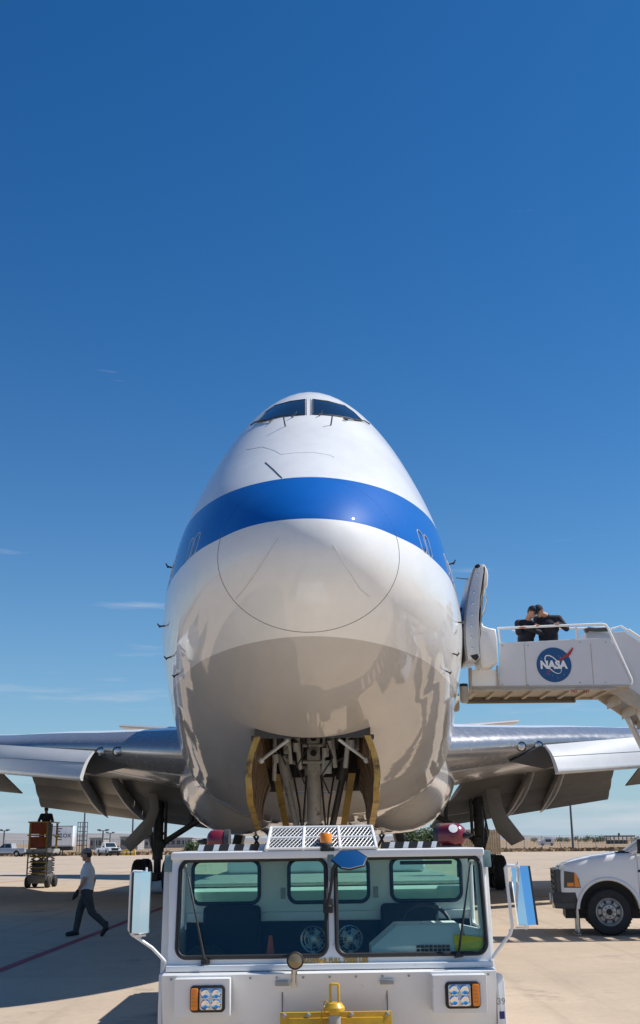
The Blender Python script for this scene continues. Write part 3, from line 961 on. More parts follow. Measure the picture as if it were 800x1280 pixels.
for k in range(16):          # lines, brackets and actuators round the leg
    sd = -1 if k % 2 else 1
    x = XP + sd * rnd.uniform(.2, .8); y = yw0 + rnd.uniform(.3, 1.6); z = rnd.uniform(3.0, 3.9)
    mb = MB()
    if k % 3 == 0: mb.tube((x, y, z + .5), (x + rnd.uniform(-.1, .1), y + .3, z - .35), rnd.uniform(.025, .045), n=10); mb.tube((x, y + .02, z + .1), (x + .01, y + .08, z - .05), .06, n=10)
    elif k % 3 == 1: mb.path([(x, y, z + .4), (x + .12, y + .1, z + .1), (x - .08, y + .1, z - .2), (x + .05, y + .2, z - .5)], .014, n=6)
    else: mb.box((x - .07, y, z - .1), (x + .07, y + .15, z + .12), bev=.012); mb.tube((x, y - .02, z), (x, y + .02, z), .03, n=8)
    mb.build(('actuator', 'hydraulic_line', 'bracket')[k % 3], ('gearsteel', 'black', 'gearsteel')[k % 3], PL)


def wheel(mb, c, r, w, ax=V(1, 0, 0), tm=0, rm=1):
    prof = [(r * .55, -w * .46), (r * .80, -w * .5), (r * .93, -w * .42), (r * .985, -w * .26), (r, -w * .1), (r, w * .1), (r * .985, w * .26), (r * .93, w * .42), (r * .80, w * .5), (r * .55, w * .46)]
    mb.lathe(prof, c, ax, 28, tm, caps=False)
    for g in (-.22, 0, .22):
        mb.lathe([(r * .96, (g - .02) * w), (r * 1.004, (g - .03) * w), (r * 1.004, (g + .03) * w), (r * .96, (g + .02) * w)], c, ax, 28, tm)
    for s in (-1, 1):
        mb.lathe([(r * .54, s * w * .40), (r * .50, s * w * .30), (r * .25, s * w * .34), (r * .20, s * w * .52), (.01, s * w * .53)], c, ax, 24, rm)


for sd in (-1, 1):
    mb = MB(); wheel(mb, V(XP + sd * .46, yl + .05, .62), .62, .44)
    mb.build('nose_wheel', ['tyre', 'steel'], PL)
# nose gear doors, seen edge-on
for sd in (-1, 1):
    ctrl = []
    outer, inner = [], []
    n = 14
    for k in range(n + 1):
        t = k / n
        y = yw0 - .05 + t * 3.9
        zt = keel(y - Y0P) + .02
        dep = .98 * (min(1, t * 3.2 + .82)) * (1 if t < .7 else 1 - (t - .7) * 1.6)
        row = []
        for j in range(7):
            q = j / 6
            bow = sd * (xw + .03 + .17 * math.sin(q * math.pi * .62) - .02 * q)
            row.append((XP + bow, y + .10 * q, zt - dep * q))
        outer.append(row)
        inner.append([(x - sd * .105, yy, z) for x, yy, z in row])
    mb = MB(); mb.rings([[*o] for o in outer], closed=False, caps=False, mi=0)
    mb.rings([[*o] for o in inner], closed=False, caps=False, mi=1)
    bm = mb.bm
    def strip(A, B, mi):
        for a, b, c, d in zip(A[:-1], A[1:], B[1:], B[:-1]): mb.face([a, b, c, d], mi)
    strip(outer[0], inner[0], 2); strip(outer[-1], inner[-1], 2)
    strip([r[-1] for r in outer], [r[-1] for r in inner], 2); strip([r[0] for r in outer], [r[0] for r in inner], 2)
    bmesh.ops.remove_doubles(bm, verts=bm.verts[:], dist=.0005)
    bmesh.ops.recalc_face_normals(bm, faces=bm.faces[:])
    d = mb.build('nose_gear_door', ['wing_grey', 'primer_dark', 'primer'], PL, smooth=30)
    for k in range(5):
        rb = MB(); y = yw0 + .35 + k * .7; zt = keel(y - Y0P)
        rb.path([(XP + sd * (xw + .03 + .17 * math.sin(q * math.pi * .62) - .02 * q - .09), y + .1 * q, zt - .95 * q) for q in (0.05, .25, .45, .65, .85)], .03, n=6)
        rb.build('stiffener', 'primer_dark', d)
    mb = MB()
    mb.box((XP + sd * (xw + .03) - .06, yw0 - .01, zl - .02), (XP + sd * (xw + .03) + .06, yw0 + .35, zl + .05), bev=.01)
    mb.build('door_hinge', 'darkmetal', PL)

# ---------------------------------------------------------------- wings
def airfoil(t, n=22):
    xs = [(1 - math.cos(math.pi * i / n)) / 2 for i in range(n + 1)]
    yt = lambda x: 5 * t * (.2969 * math.sqrt(x) - .126 * x - .3516 * x * x + .2843 * x**3 - .1036 * x**4)
    up = [(x, yt(x) * 1.0 + .02 * (1 - (2 * x - 1) ** 2) * 1.0) for x in xs]
    lo = [(x, -yt(x) * .95 + .02 * (1 - (2 * x - 1) ** 2)) for x in xs]
    return up, lo


# span station: x from the centreline, LE y, LE z, chord, thickness, drop of TE
WST = [(2.2, 28.9, 4.0, 15.0, .135, .75), (3.6, 30.2, 4.12, 13.8, .13, .65), (6.5, 32.8, 4.45, 11.6, .115, .42), (9.8, 35.8, 4.78, 16.4, .065, .35), (14, 39.6, 5.2, 14.2, .06, .15), (22, 46.8, 6.0, 9.0, .06, 0), (29.5, 53.6, 6.8, 3.6, .08, -.1)]  # outer chords made deeper than a real wing to stretch the ground shadow
CUT = 0.055


def wing_sections(side, nsub=5):
    outs = []
    for a, b in zip(WST[:-1], WST[1:]):
        for k in range(nsub):
            t = k / nsub
            outs.append([p + (q - p) * t for p, q in zip(a, b)])
    outs.append(list(WST[-1]))
    return outs


le_bvh = {}
for side in (-1, 1):
    secs = wing_sections(side)
    main, le = [], []
    for x, y, z, c, t, dr in secs:
        up, lo = airfoil(t)
        X = XP + side * x
        f = lambda a, b: (X, y + a * c, z + b * c - dr * a)
        m_up = [f(a, b) for a, b in up if a > CUT]; m_lo = [f(a, b) for a, b in lo if a > CUT]
        main.append(m_up[::-1] and ([*m_up] + [*m_lo[::-1]]))
        l_up = [f(a, b) for a, b in up if a <= CUT]; l_lo = [f(a, b) for a, b in lo if a <= CUT]
        first_u = f(CUT * 1.18, [b for a, b in up if a > CUT][0] * .965); first_l = f(CUT * 1.18, [b for a, b in lo if a > CUT][0] * .965)
        le.append([first_u] + l_up[::-1] + l_lo[1:] + [first_l])
    mb = MB(); mb.rings(main, closed=True, caps=True)
    # top white, underside grey
    bmesh.ops.recalc_face_normals(mb.bm, faces=mb.bm.faces[:])
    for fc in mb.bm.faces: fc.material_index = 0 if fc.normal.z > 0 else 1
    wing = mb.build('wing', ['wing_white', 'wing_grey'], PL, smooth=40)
    mb = MB(); mb.rings(le, closed=True, caps=True)
    le_bvh[side] = BVHTree.FromBMesh(mb.bm)
    mb.build('leading_edge', 'alum', wing, smooth=50)
    # landing lights set in the leading edge
    for u, v in (((652, 934), (673, 933)) if side > 0 else ((127, 939), (148, 938.5))):
        p, n = hit(u, v, le_bvh[side])
        if p is None: p, n = P(u, v, 31.5), V(0, -1, 0)
        mb = MB()
        ax = V(0, -1, -.12).normalized(); p = p + ax * .065
        mb.lathe([(.14, -.35), (.14, .025), (.118, .03), (.112, .0), (.0, -.03)], p, ax, 24)
        l = mb.build('landing_light', 'darkmetal', wing)
        mb = MB(); mb.lathe([(.112, -.02), (.11, .015), (.08, .03), (.0, .035)], p, ax, 24)
        mb.build('lamp_lens', 'lens', l)
    # drooped leading-edge flap
    if side > 0: tl, bl, tr2, br = P(682, 932, 32.2), P(698, 962, 31.5), P(800, 922.5, 35.0), P(800, 957, 34.3)
    else: tl, bl, tr2, br = P(118, 937.5, 32.3), P(101, 968, 31.6), P(0, 929.5, 35.0), P(0, 961, 34.3)
    tl2, bl2 = tl, bl
    ex = 1.9
    rowsK = []
    for k in range(11):
        t = ex * k / 10
        a = tl + (tr2 - tl) * t; b = bl + (br - bl) * t
        d = (b - a); nrm = d.cross(tr2 - tl).normalized()
        if nrm.y > 0: nrm = -nrm
        pr = []
        for q in range(8):
            w = q / 7; bow = .07 * math.sin(math.pi * w)
            pr.append(a + d * w + nrm * bow)
        for q in range(6):
            an = R(90 - 36 * (q + .0)); pr.append(b + d.normalized() * (.09 * math.cos(an) + .0) + nrm * (.09 * math.sin(an) - .09))
        for q in range(8):
            w = 1 - q / 7; bow = .07 * math.sin(math.pi * w); pr.append(a + d * w + nrm * (bow - (.05 if q < 7 else .05)) - nrm * (.1 * w))
        rowsK.append(pr)
    mb = MB(); mb.rings(rowsK)
    kf = mb.build('leading_edge_flap', 'krueger', PL, smooth=40)
    mb = MB()
    for k in (3, 6, 9):
        a, b = rowsK[k][3], rowsK[k][6]
        mb.tube(a + V(0, .15, 0), a + V(0, .9, .25), .05, n=8)
    mb.build('flap_arm', 'darkmetal', kf)
    mb = MB()
    for fr_ in (.62,):
        mb.path([r[int(7 * fr_)] + V(0, -.004, 0) for r in rowsK], .008, n=4)
    mb.build('panel_seam', 'seal', kf)
    # dark solid standing in for the shade inside the bay behind it
    mb = MB()
    a, b = (tl, bl)
    m1 = a + V(-side * .15, .45, -.02)
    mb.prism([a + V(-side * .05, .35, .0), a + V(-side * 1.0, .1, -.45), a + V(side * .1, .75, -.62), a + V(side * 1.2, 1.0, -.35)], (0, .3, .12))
    mb.build('flap_bay_shade', 'bldg_dark', wing, smooth=0)
    # flaps: fore, mid and aft panels
    if side > 0: ti, to, bi, bo = P(575, 985, 43.2), P(767, 962, 44.6), P(538, 1035.5, 45.6), P(760, 1000, 46.9)
    else: ti, to, bi, bo = P(232, 992, 43.2), P(41, 965, 44.6), P(284, 1037.5, 45.6), P(52, 1007, 46.9)
    xi, xo = XP + side * 3.5, XP + side * 11.6
    rows = []
    fl = lambda s, w: (ti + (to - ti) * s) * (1 - w) + (bi + (bo - bi) * s) * w
    for (w0, w1, th, nm) in ((-.25, .30, .16, 'flap'), (.315, .70, .14, 'flap'), (.715, 1.0, .10, 'flap')):
        mb = MB(); rr = []
        for k in range(13):
            s = k / 12
            pr = []
            nrm = (fl(s, 1) - fl(s, 0)).cross(to - ti).normalized()
            if nrm.y > 0: nrm = -nrm
            for q in range(7):
                w = q / 6; pr.append(fl(s, w0 + (w1 - w0) * w) + nrm * (th * math.sin(math.pi * min(w * .75 + .1, 1)) * .5))
            for q in range(7):
                w = 1 - q / 6; pr.append(fl(s, w0 + (w1 - w0) * w) - nrm * (th * math.sin(math.pi * min(w * .75 + .1, 1)) * .5 + .01))
            rr.append(pr)
        mb.rings(rr)
        mb.build('flap', 'flap_grey', PL, smooth=40)
    # flap track fairings
    for s in (.42, .62) if side > 0 else (.42, .64):
        mb = MB(); rr = []
        p0 = fl(s, -.15) + V(0, -1.3, .15); p1 = fl(s, 1.0) + V(0, .25, -.06)
        for k in range(15):
            t = k / 14; c = p0 + (p1 - p0) * t + V(0, 0, -.10 * math.sin(math.pi * t))
            r = .02 + .19 * math.sin(math.pi * min(t ** .8 * 1.0, .985)) ** .7
            rr.append([c + V(r * .72 * math.cos(a), 0, r * 1.25 * math.sin(a)) for a in [2 * math.pi * i / 16 for i in range(16)]])
        mb.rings(rr); mb.build('flap_fairing', 'wing_grey', PL, smooth=60)
    # outboard flap, whose tip shows past the engine gap
    if side > 0: q = [P(783, 984, 46), P(800, 985, 46.4), P(812, 962, 45.2), P(800, 962, 45)]
    else: q = [P(28, 991, 46.2), P(0, 990, 46.6), P(-10, 964, 45.2), P(3, 966, 45)]
    dv = (q[1] - q[0])
    q2 = [q[0], q[0] + V(side * 6.5, 4.6, .75), q[3] + V(side * 6.5, 3.0, 1.1), q[3]]
    mb = MB(); mb.prism(q2, V(0, .16, .05), bev=.03); mb.build('outboard_flap', 'flap_grey', PL, smooth=30)

    # wing-to-body fairing
    mb = MB(); rr = []
    for k in range(25):
        t = k / 24; y = Y0P + 11.8 + t * 26
        g = math.sin(math.pi * min(t * 1.6 + .02, .5 + .0)) if t < .3 else 1
        g = min(1, (t / .3)) if t < .3 else (1 if t < .8 else max(0, (1 - t) / .2))
        g = g * g * (3 - 2 * g)
        ctr = V(XP + side * 2.35, y, 3.55)
        rx, rz = .35 + 1.28 * g, .5 + 1.05 * g
        rr.append([ctr + V(rx * math.cos(a), 0, rz * math.sin(a)) for a in [2 * math.pi * i / 28 for i in range(28)]])
    mb.rings(rr); mb.build('body_fairing', 'fairing', PL, smooth=70)

    # wing gear
    xg, yg = XP + side * 6.11, 44.3
    mb = MB()
    mb.tube((xg, yg, 1.2), (xg, yg, 4.2), .20, n=18); mb.tube((xg, yg, .55), (xg, yg, 1.3), .14, n=18)
    mb.tube((xg - side * .30, yg - .15, 1.7), (xg - side * .30, yg - .15, 3.6), .06, n=10)
    for z in (1.5, 2.1, 2.6, 3.1): mb.tube((xg, yg, z), (xg, yg, z + .1), .235, n=18)
    mb.box((xg - .16, yg - .95, .45), (xg + .16, yg + .95, .75), bev=.05)
    for dy in (-.75, .75): mb.tube((xg - .75, yg + dy, .62), (xg + .75, yg + dy, .62), .09, n=12)
    for k in range(5): mb.path([(xg + .1 * side, yg - .22, 3.4), (xg + (.2 + .03 * k) * side, yg - .26, 2.4 - .1 * k), (xg + .12 * side, yg - .25, 1.4)], .018, n=6)
    mb.build('wing_gear_strut', 'darkmetal', PL)
    mb = MB()
    mb.tube((xg - side * .12, yg - .1, 1.75), (XP + side * 3.3, yg - .6, 3.35), .11, n=12)
    mb.tube((xg - side * 1.3, yg - .2, 2.4), (xg - side * 1.25, yg - .1, 3.3), .09, n=12)
    mb.tube((xg - side * .2, yg - .25, 1.6), (xg - side * .1, yg - .3, 1.9), .14, n=12)
    mb.build('side_brace', 'darkmetal', PL)
    for dx in (-.56, .56):
        for dy in (-.75, .75):
            mb = MB(); wheel(mb, V(xg + dx, yg + dy, .62), .62, .45); mb.build('wheel', ['tyre', 'liftgrey'], PL)
    if side > 0: q = [(607, 985), (625, 985), (628, 1007), (634, 1020), (657, 1050), (640, 1058), (621, 1040), (611, 1012)]
    else: q = [(197, 985), (186, 988), (188, 1010), (182, 1022), (153, 1053), (163, 1064), (188, 1042), (199, 1012)]
    mb = MB(); mb.prism([P(u, v, yg - .7) for u, v in q], (0, .09, 0), bev=.015)
    gd = mb.build('gear_door', 'flap_grey', PL, smooth=30)
    if side > 0: q = [(646, 1053), (657, 1049), (653, 1047), (658, 1046)]
    # body gear: leg, wheels and door under the belly
    xb, yb = XP + side * 1.92, 47.4
    mb = MB(); mb.tube((xb, yb, .5), (xb, yb, 3.0), .18, n=16); mb.box((xb - .15, yb - .9, .45), (xb + .15, yb + .9, .72), bev=.05)
    mb.build('body_gear_strut', 'darkmetal', PL)
    for dx in (-.56, .56):
        for dy in (-.75, .75):
            mb = MB(); wheel(mb, V(xb + dx, yb + dy, .62), .62, .45); mb.build('wheel', ['tyre', 'liftgrey'], PL)
    xd = XP + side * 3.28
    mb = MB()
    pr = [(xd - side * .18, 2.75), (xd + side * .05, 2.2), (xd + side * .22, 1.5), (xd + side * .3, 1.1)]
    mb.prism([(x, 46.2, z) for x, z in pr] + [(x - side * .35, 46.2, z) for x, z in pr[::-1]], (0, 1.7, 0), bev=.03)
    mb.build('body_gear_door', 'darkmetal', PL, smooth=30)
    mb = MB()
    mb.tube((XP + side * 2.9, 46, 2.6), (XP + side * 2.2, 46.3, 1.35), .05, n=8)
    mb.tube((XP + side * 2.2, 46, 2.4), (XP + side * 2.75, 46.3, 1.3), .045, n=8)
    mb.path([(XP + side * 1.3, 45.5, 2.4), (XP + side * 1.2, 45.5, 1.7), (XP + side * 1.5, 45.6, 1.2)], .05, n=8)
    mb.tube((XP + side * 1.2, 45.5, 1.75), (XP + side * 2.1, 45.8, 1.72), .03, n=8)
    mb.build('actuator_link', 'darkmetal', PL)
    # tailplane
    rr = []
    for x, y, z, c, t in ((.6, 62.0, 7.2, 7.6, .1), (12.3, 69.8, 8.75, 2.6, .09)):
        up, lo = airfoil(t, 12); rr.append([(XP + side * x, y + a * c, z + b * c) for a, b in up] + [(XP + side * x, y + a * c, z + b * c) for a, b in lo[-2:0:-1]])
    mb = MB(); mb.rings(rr); mb.build('tailplane', 'wing_grey', PL, smooth=40)
    # inboard engine on its pylon
    ye, xe, ze = 31.0, XP + side * 12.1, 2.45
    mb = MB()
    mb.lathe([(1.15, .05), (1.22, 0), (1.30, .08), (1.38, .5), (1.4, 1.6), (1.28, 2.9), (1.05, 3.6), (.75, 3.65), (.7, 5.2), (.45, 5.6), (.1, 6.0)], (xe, ye, ze), (0, 1, 0), 36)
    en = mb.build('engine', 'wing_white', PL, smooth=50)
    mb = MB(); mb.lathe([(1.14, .06), (1.12, .9), (.4, .9), (.1, .45)], (xe, ye, ze), (0, 1, 0), 36); mb.build('fan_duct', 'darkmetal', en)
    mb = MB(); mb.prism([(xe - .2, ye + .8, ze + 1.3), (xe - .2, ye + 5.5, ze + .6), (xe - .2, ye + 9, ze + 2.2), (xe - .2, ye + 6.6, ze + 2.75)], (.4, 0, 0), bev=.08); mb.build('pylon', 'wing_white', en)
# fin
rr = []
for z, y, c, t in ((8.0, 57.0, 11.0, .1), (19.5, 66.5, 4.2, .09)):
    up, lo = airfoil(t, 12); rr.append([(XP + (b - .02 * (1 - (2 * a - 1) ** 2)) * c, y + a * c, z) for a, b in up] + [(XP + (b - .02 * (1 - (2 * a - 1) ** 2)) * c, y + a * c, z) for a, b in lo[-2:0:-1]])
mb = MB(); mb.rings(rr); mb.build('tail_fin', 'wing_white', PL, smooth=40)
# slim antenna wire by the door
# ---------------------------------------------------------------- open cabin door on the airliner
yd0, yd1 = 21.6, 22.75
edge = [(586, 826), (583.5, 805), (583, 785), (584.5, 765), (587, 745), (591, 726), (595, 712), (599, 706)]
inn = [(601, 823), (599.5, 805), (599.5, 785), (600, 765), (601.5, 745), (604, 728), (606, 714), (605, 706)]
A = [P(u, v, yd0) for u, v in edge]; B = [P(u, v, yd0) for u, v in inn]
mb = MB(); mb.prism(A + B[::-1], (0, yd1 - yd0, 0), bev=.012)
door = mb.build('cabin_door', 'krueger', PL, smooth=40)
mb = MB()
mb.prism([p + V(-.035, -.004, 0) for p in A] + [p + V(.0, -.004, 0) for p in A[::-1]], (0, yd1 - yd0 + .01, 0)); mb.build('door_skin', 'flap_grey', door, smooth=30)
mb = MB()
lin = [(601, 822), (600, 800), (600, 780), (601, 760), (603, 742), (605, 728), (606, 714), (606, 705), (608, 707), (611, 713), (612, 720), (611, 733), (608.5, 737), (605.5, 748), (602.5, 765), (602, 775), (606, 783), (613, 785.5), (621, 787), (623, 800), (624, 828), (612, 834), (604, 834.5)]
mb.prism([P(u, v, yd0 + .12) for u, v in lin], (0, yd1 - yd0 - .24, 0), bev=.03); mb.build('door_liner', 'door_liner', door, smooth=50)
for k in range(9):
    t = .1 + .8 * k / 8
    i = t * 7; j = min(int(i), 6); fq = i - j
    c = ((A[j] + (A[j + 1] - A[j]) * fq) * .55 + (B[j] + (B[j + 1] - B[j]) * fq) * .45)
    mb = MB(); mb.lathe([(.022, 0), (.022, .010), (.018, .02), (.0, .022)], c, (0, -1, 0), 12); mb.build('latch_roller', 'chrome', door)
mb = MB(); mb.prism([P(u, v, yd0 - .004) for u, v in ((595, 708), (600, 705.5), (602, 708), (599, 711), (596, 711))], (0, .05, 0)); mb.prism([P(u, v, yd0 - .006) for u, v in ((589, 820), (598, 818), (600, 822), (597, 826), (592, 824))], (0, .05, 0)); mb.build('end_fitting', 'black', door, smooth=0)
mb = MB(); mb.path([P(608, 740, yd0 + .4), P(610, 752, yd0 + .35), P(607, 764, yd0 + .3), P(602, 773, yd0 + .3)], .018, n=8); mb.build('handle_strap', 'steel', door)
for u0, u1, v in ((577, 585, 762.5), (577, 585, 809.5)):
    mb = MB(); mb.tube(P(u0, v + .5, yd1 - .4), P(u1, v, yd1 - .4), .05, n=10); mb.build('hinge_arm', 'black', door)
mb = MB(); mb.path([P(572, 723, yd1), P(580, 724, yd1 - .3), P(588, 724.5, yd1 - .5)], .012, n=6); mb.build('door_cable', 'darkmetal', PL)
PL.rotation_euler = (0, R(-.2), 0)

# ------------------------------------------------------------------ the tow tractor
CX = 0.045
YF = 8.9
TR = thing('tow_tractor', (CX, 11.5, 0), 'white low-cab aircraft tow tractor with orange beacon and yellow front hitch plate', 'tow tractor')
tx = lambda u: (u - 407) / 164.0            # across the cab front
ZT, ZW1, ZW0, ZL = 1.735, 1.672, 0.985, 0.885
X0, X1 = -1.155, 1.245
GL = (-1.09, 0.03, ZW0, ZW1)
GR = (0.105, 1.22, ZW0, ZW1)
mb = MB()
framed(mb, (X0, .0675, ZL + .02, ZT - .012), GL, .075, YF, YF + .07)
framed(mb, (.0675, X1, ZL + .02, ZT - .012), GR, .075, YF, YF + .07)
mb.build('windshield_frame', 'white', TR, smooth=30)
for g in (GL, GR):
    mb = MB()
    mb.path([(x, YF - .004, z) for x, z in rrect(g[0], g[1], g[2], g[3], .075, 8)], .017, n=8, closed=True)
    s = mb.build('window_seal', 'black', TR)
    mb = MB(); mb.prism([(x, YF + .03, z) for x, z in rrect(g[0] + .002, g[1] - .002, g[2] + .002, g[3] - .002, .072, 6)], (0, .006, 0))
    mb.build('windshield', 'glass', s, smooth=0)
# roof, corner posts, side doors, rear wall
YR = 10.0
mb = MB(); mb.box((X0 - .012, YF + .15, ZT - .06), (X1 + .012, YR + .08, ZT), bev=.018, seg=3); mb.build('roof', 'white', TR)
for sd, xa in ((-1, X0), (1, X1)):
    mb = MB()
    a, b = (xa - .004, xa + .05) if sd < 0 else (xa - .05, xa + .004)
    mb.box((a, YF + .075, ZL), (b, YF + .17, ZT - .062), bev=.008)
    mb.box((a, YR - .08, ZL), (b, YR + .02, ZT - .062), bev=.008)
    mb.build('corner_post', 'white', TR)
    mb = MB()
    framed2 = rrect(YF + .2, YR - .1, 1.12, ZT - .12, .06, 5)
    mb.path([(xa + sd * .004, y, z) for y, z in framed2], .02, n=8, closed=True)
    mb.box((xa - .02, YF + .18, .42), (xa + .02, YR - .09, 1.115), bev=.008)
    d = mb.build('cab_door', 'white', TR)
    mb = MB(); mb.box((xa + sd * .02 - .012, YR - .28, 1.0), (xa + sd * .03 + .012, YR - .16, 1.04), bev=.006); mb.build('door_handle', 'darkmetal', d)
    # upright that carries the hinges, seen outside the frame
    mb = MB()
    a, b = (xa - .075, xa - .008) if sd < 0 else (xa + .008, xa + .05)
    mb.box((a, YF + .10, .25), (b, YF + .16, ZT - .07), bev=.006)
    mb.build('door_jamb', 'white', TR)
    for z in (ZT - .075,):
        mb = MB(); mb.box((xa + sd * .03 - .035, YF + .01, z - .07), (xa + sd * .03 + .035, YF + .09, z + .055), bev=.008); mb.build('hinge_block', 'hinge', TR)
mb = MB()
ZB0, ZB1 = 1.31, 1.655
for o, i in (((X0 + .01, -.43, 1.24, ZT - .065), (-1.09, -.53, ZB0, ZB1)), ((-.43, .52, 1.24, ZT - .065), (-.28, .39, ZB0, ZB1)), ((.52, X1 - .01, 1.24, ZT - .065), (.585, 1.17, ZB0, ZB1))):
    framed(mb, o, i, .07, YR - .06, YR)
mb.box((X0 + .01, YR - .09, 1.17), (X1 - .01, YR, 1.238), bev=.006)
for x in (-.43, .52): mb.box((x - .02, YR - .085, .8), (x + .02, YR - .02, 1.168))
rw = mb.build('rear_wall', 'teal', TR, smooth=30)
for i in ((-1.09, -.53, ZB0, ZB1), (-.28, .39, ZB0, ZB1), (.585, 1.17, ZB0, ZB1)):
    mb = MB(); mb.path([(x, YR - .064, z) for x, z in rrect(*i, .07, 8)], .016, n=8, closed=True)
    s = mb.build('rear_window_seal', 'black', TR)
    mb = MB(); mb.prism([(x, YR - .03, z) for x, z in rrect(i[0] + .002, i[1] - .002, i[2] + .002, i[3] - .002, .068, 6)], (0, .006, 0)); mb.build('rear_window', 'glass_rear', s, smooth=0)
mb = MB(); mb.box((X0 + .02, YR - .1, .5), (X1 - .02, YR - .092, 1.168)); mb.box((X0 + .03, YF + .1, .5), (X1 - .03, YR - .11, .56)); mb.build('cab_lining', 'navycab', TR, smooth=0)
mb = MB(); mb.box((.66, YR - .075, 1.6), (1.1, YR - .062, 1.63), bev=.006); mb.build('sun_blind', 'black', TR)
for x in (-.33, .45):
    mb = MB(); mb.box((x - .02, YR - .068, 1.34), (x + .02, YR - .06, 1.43), bev=.004)
    for z in (1.36, 1.385, 1.41): mb.box((x - .01, YR - .072, z - .005), (x + .01, YR - .067, z + .005))
    mb.build('switch_plate', 'gearsteel', TR, smooth=0)
# seats
for x in (-.75, .72):
    mb = MB()
    mb.box((x - .25, YR - .55, .75), (x + .25, YR - .14, .87), bev=.05, seg=3)
    mb.box((x - .24, YR - .2, .85), (x + .24, YR - .10, 1.3), bev=.05, seg=3)
    mb.build('seat', 'navycab', TR)
# dashboard shelf and the driver's console
mb = MB(); mb.box((X0 + .06, YF + .085, .93), (X1 - .06, YF + .35, .955), bev=.006); mb.build('dash_shelf', 'teal', TR)
mb = MB()
mb.prism([(.36, YF + .06, .957), (.36, YF + .075, 1.03), (.56, YF + .105, 1.185), (1.03, YF + .105, 1.185), (1.08, YF + .06, .957)], (0, .4, 0), bev=.015)
con = mb.build('driver_console', 'console', TR, smooth=30)
for i in range(8):
    for j in range(3):
        mb = MB(); mb.box((.70 + i * .032, YF + .05, .975 + j * .025), (.724 + i * .032, YF + .075, .992 + j * .025)); mb.build('vent_slot', 'black', con, smooth=0)
mb = MB(); mb.prism([(1.09, YF + .075, .957), (1.06, YF + .125, 1.17), (1.2, YF + .125, 1.14), (1.2, YF + .075, .957)], (0, .25, 0), bev=.01); mb.build('side_console', 'console', TR)
mb = MB(); mb.path([V(.82 + .2 * math.cos(a), YF + .56 + .07 * math.sin(a), 1.13 + .17 * math.sin(a)) for a in [2 * math.pi * i / 28 for i in range(28)]], .016, n=8, closed=True)
mb.tube((.82, YF + .56, 1.13), (.82, YF + .45, .95), .025); mb.tube((.62, YF + .56, 1.13), (1.02, YF + .56, 1.13), .012)
mb.build('steering_wheel', 'black', TR)
# two small fans on the shelf
for x, yw in ((-.075, -12), (.21, 14)):
    mb = MB()
    c = V(x, YF + .2, 1.085); rot = Matrix.Rotation(R(yw), 3, 'Z')
    q = lambda a, r, d: c + rot @ V(r * math.cos(a), d, r * math.sin(a))
    for r, d in ((.095, 0), (.095, .03), (.06, -.022), (.03, -.03)):
        mb.path([q(2 * math.pi * i / 24, r, d) for i in range(24)], .0028, n=5, closed=True)
    fan = mb.build('desk_fan', 'steel', TR)
    for i in range(18):
        a = 2 * math.pi * i / 18
        mb = MB(); mb.path([q(a, .02, -.032), q(a, .06, -.022), q(a, .095, 0), q(a, .095, .03)], .0018, n=4); mb.build('guard_wire', 'steel', fan)
    for i in range(4):
        a = 2 * math.pi * i / 4 + .4
        mb = MB(); mb.prism([q(a, .02, .0), q(a + .25, .085, -.012), q(a + 1.0, .08, .014), q(a + .9, .03, .006)], rot @ V(0, .003, 0)); mb.build('fan_blade', 'fanblade', fan, smooth=0)
    mb = MB(); mb.ell(q(0, 0, 0), (.024, .03, .024), 12); mb.build('fan_hub', 'teal', fan)
    mb = MB(); mb.tube((x, YF + .22, .956), (x, YF + .22, 1.0), .016, n=10); mb.lathe([(.045, 0), (.045, .012), (.02, .02)], (x, YF + .22, .956), (0, 0, 1), 16); mb.build('fan_stand', 'teal', fan)
# lower body
YB = 8.74
mb = MB()
mb.box((X0 - .06, YF - .02, .26), (X1 + .03, YR + .1, ZL - .004), bev=.02)
mb.build('cab_body', 'white', TR)
mb = MB()
mb.prism([(X0 - .02, YF - .021, ZL + .005), (X0 - .02, YB - .0, ZL - .005), (X0 - .02, YB + .03, .765), (X0 - .02, YB + .034, .745), (X0 - .02, YB + .15, .27), (X0 - .02, YF - .021, .27)], (X1 - X0 + .03, 0, 0), bev=.008)
mb.build('nose_panel', 'white', TR, smooth=30)
mb = MB(); mb.box((X0 - .005, YF - .055, ZL + .008), (X1 + .005, YF - .001, ZL + .048), bev=.006); mb.build('window_ledge', 'white', TR)
mb = MB(); mb.box((X0 - .06, YB - .02, .05), (X1 + .03, YB + .14, .30), bev=.03, seg=3); mb.build('front_bumper', 'white', TR)
mb = MB()
mb.prism([(X1 + .012, YF - .10, z) for z in (.2,)] + [(X1 + .075, YF - .10, .2), (X1 + .075, YF - .10, .80), (X1 + .06, YF - .10, .845), (X1 + .02, YF - .10, .86), (X1 + .012, YF - .10, .86)], (0, .06, 0), bev=.008)
mb.build('side_fender', 'white', TR, smooth=30)
mb = MB(); mb.box((X1 + .025, YF - .104, .55), (X1 + .062, YF - .1, .60)); mb.build('blue_sticker', 'dkblue', TR, smooth=0)
text('fender_lettering', '39', .062, Matrix.Translation((X1 + .043, YF - .102, .665)) @ FRONT, 'gearsteel', TR, bold=.0006, depth=.001)
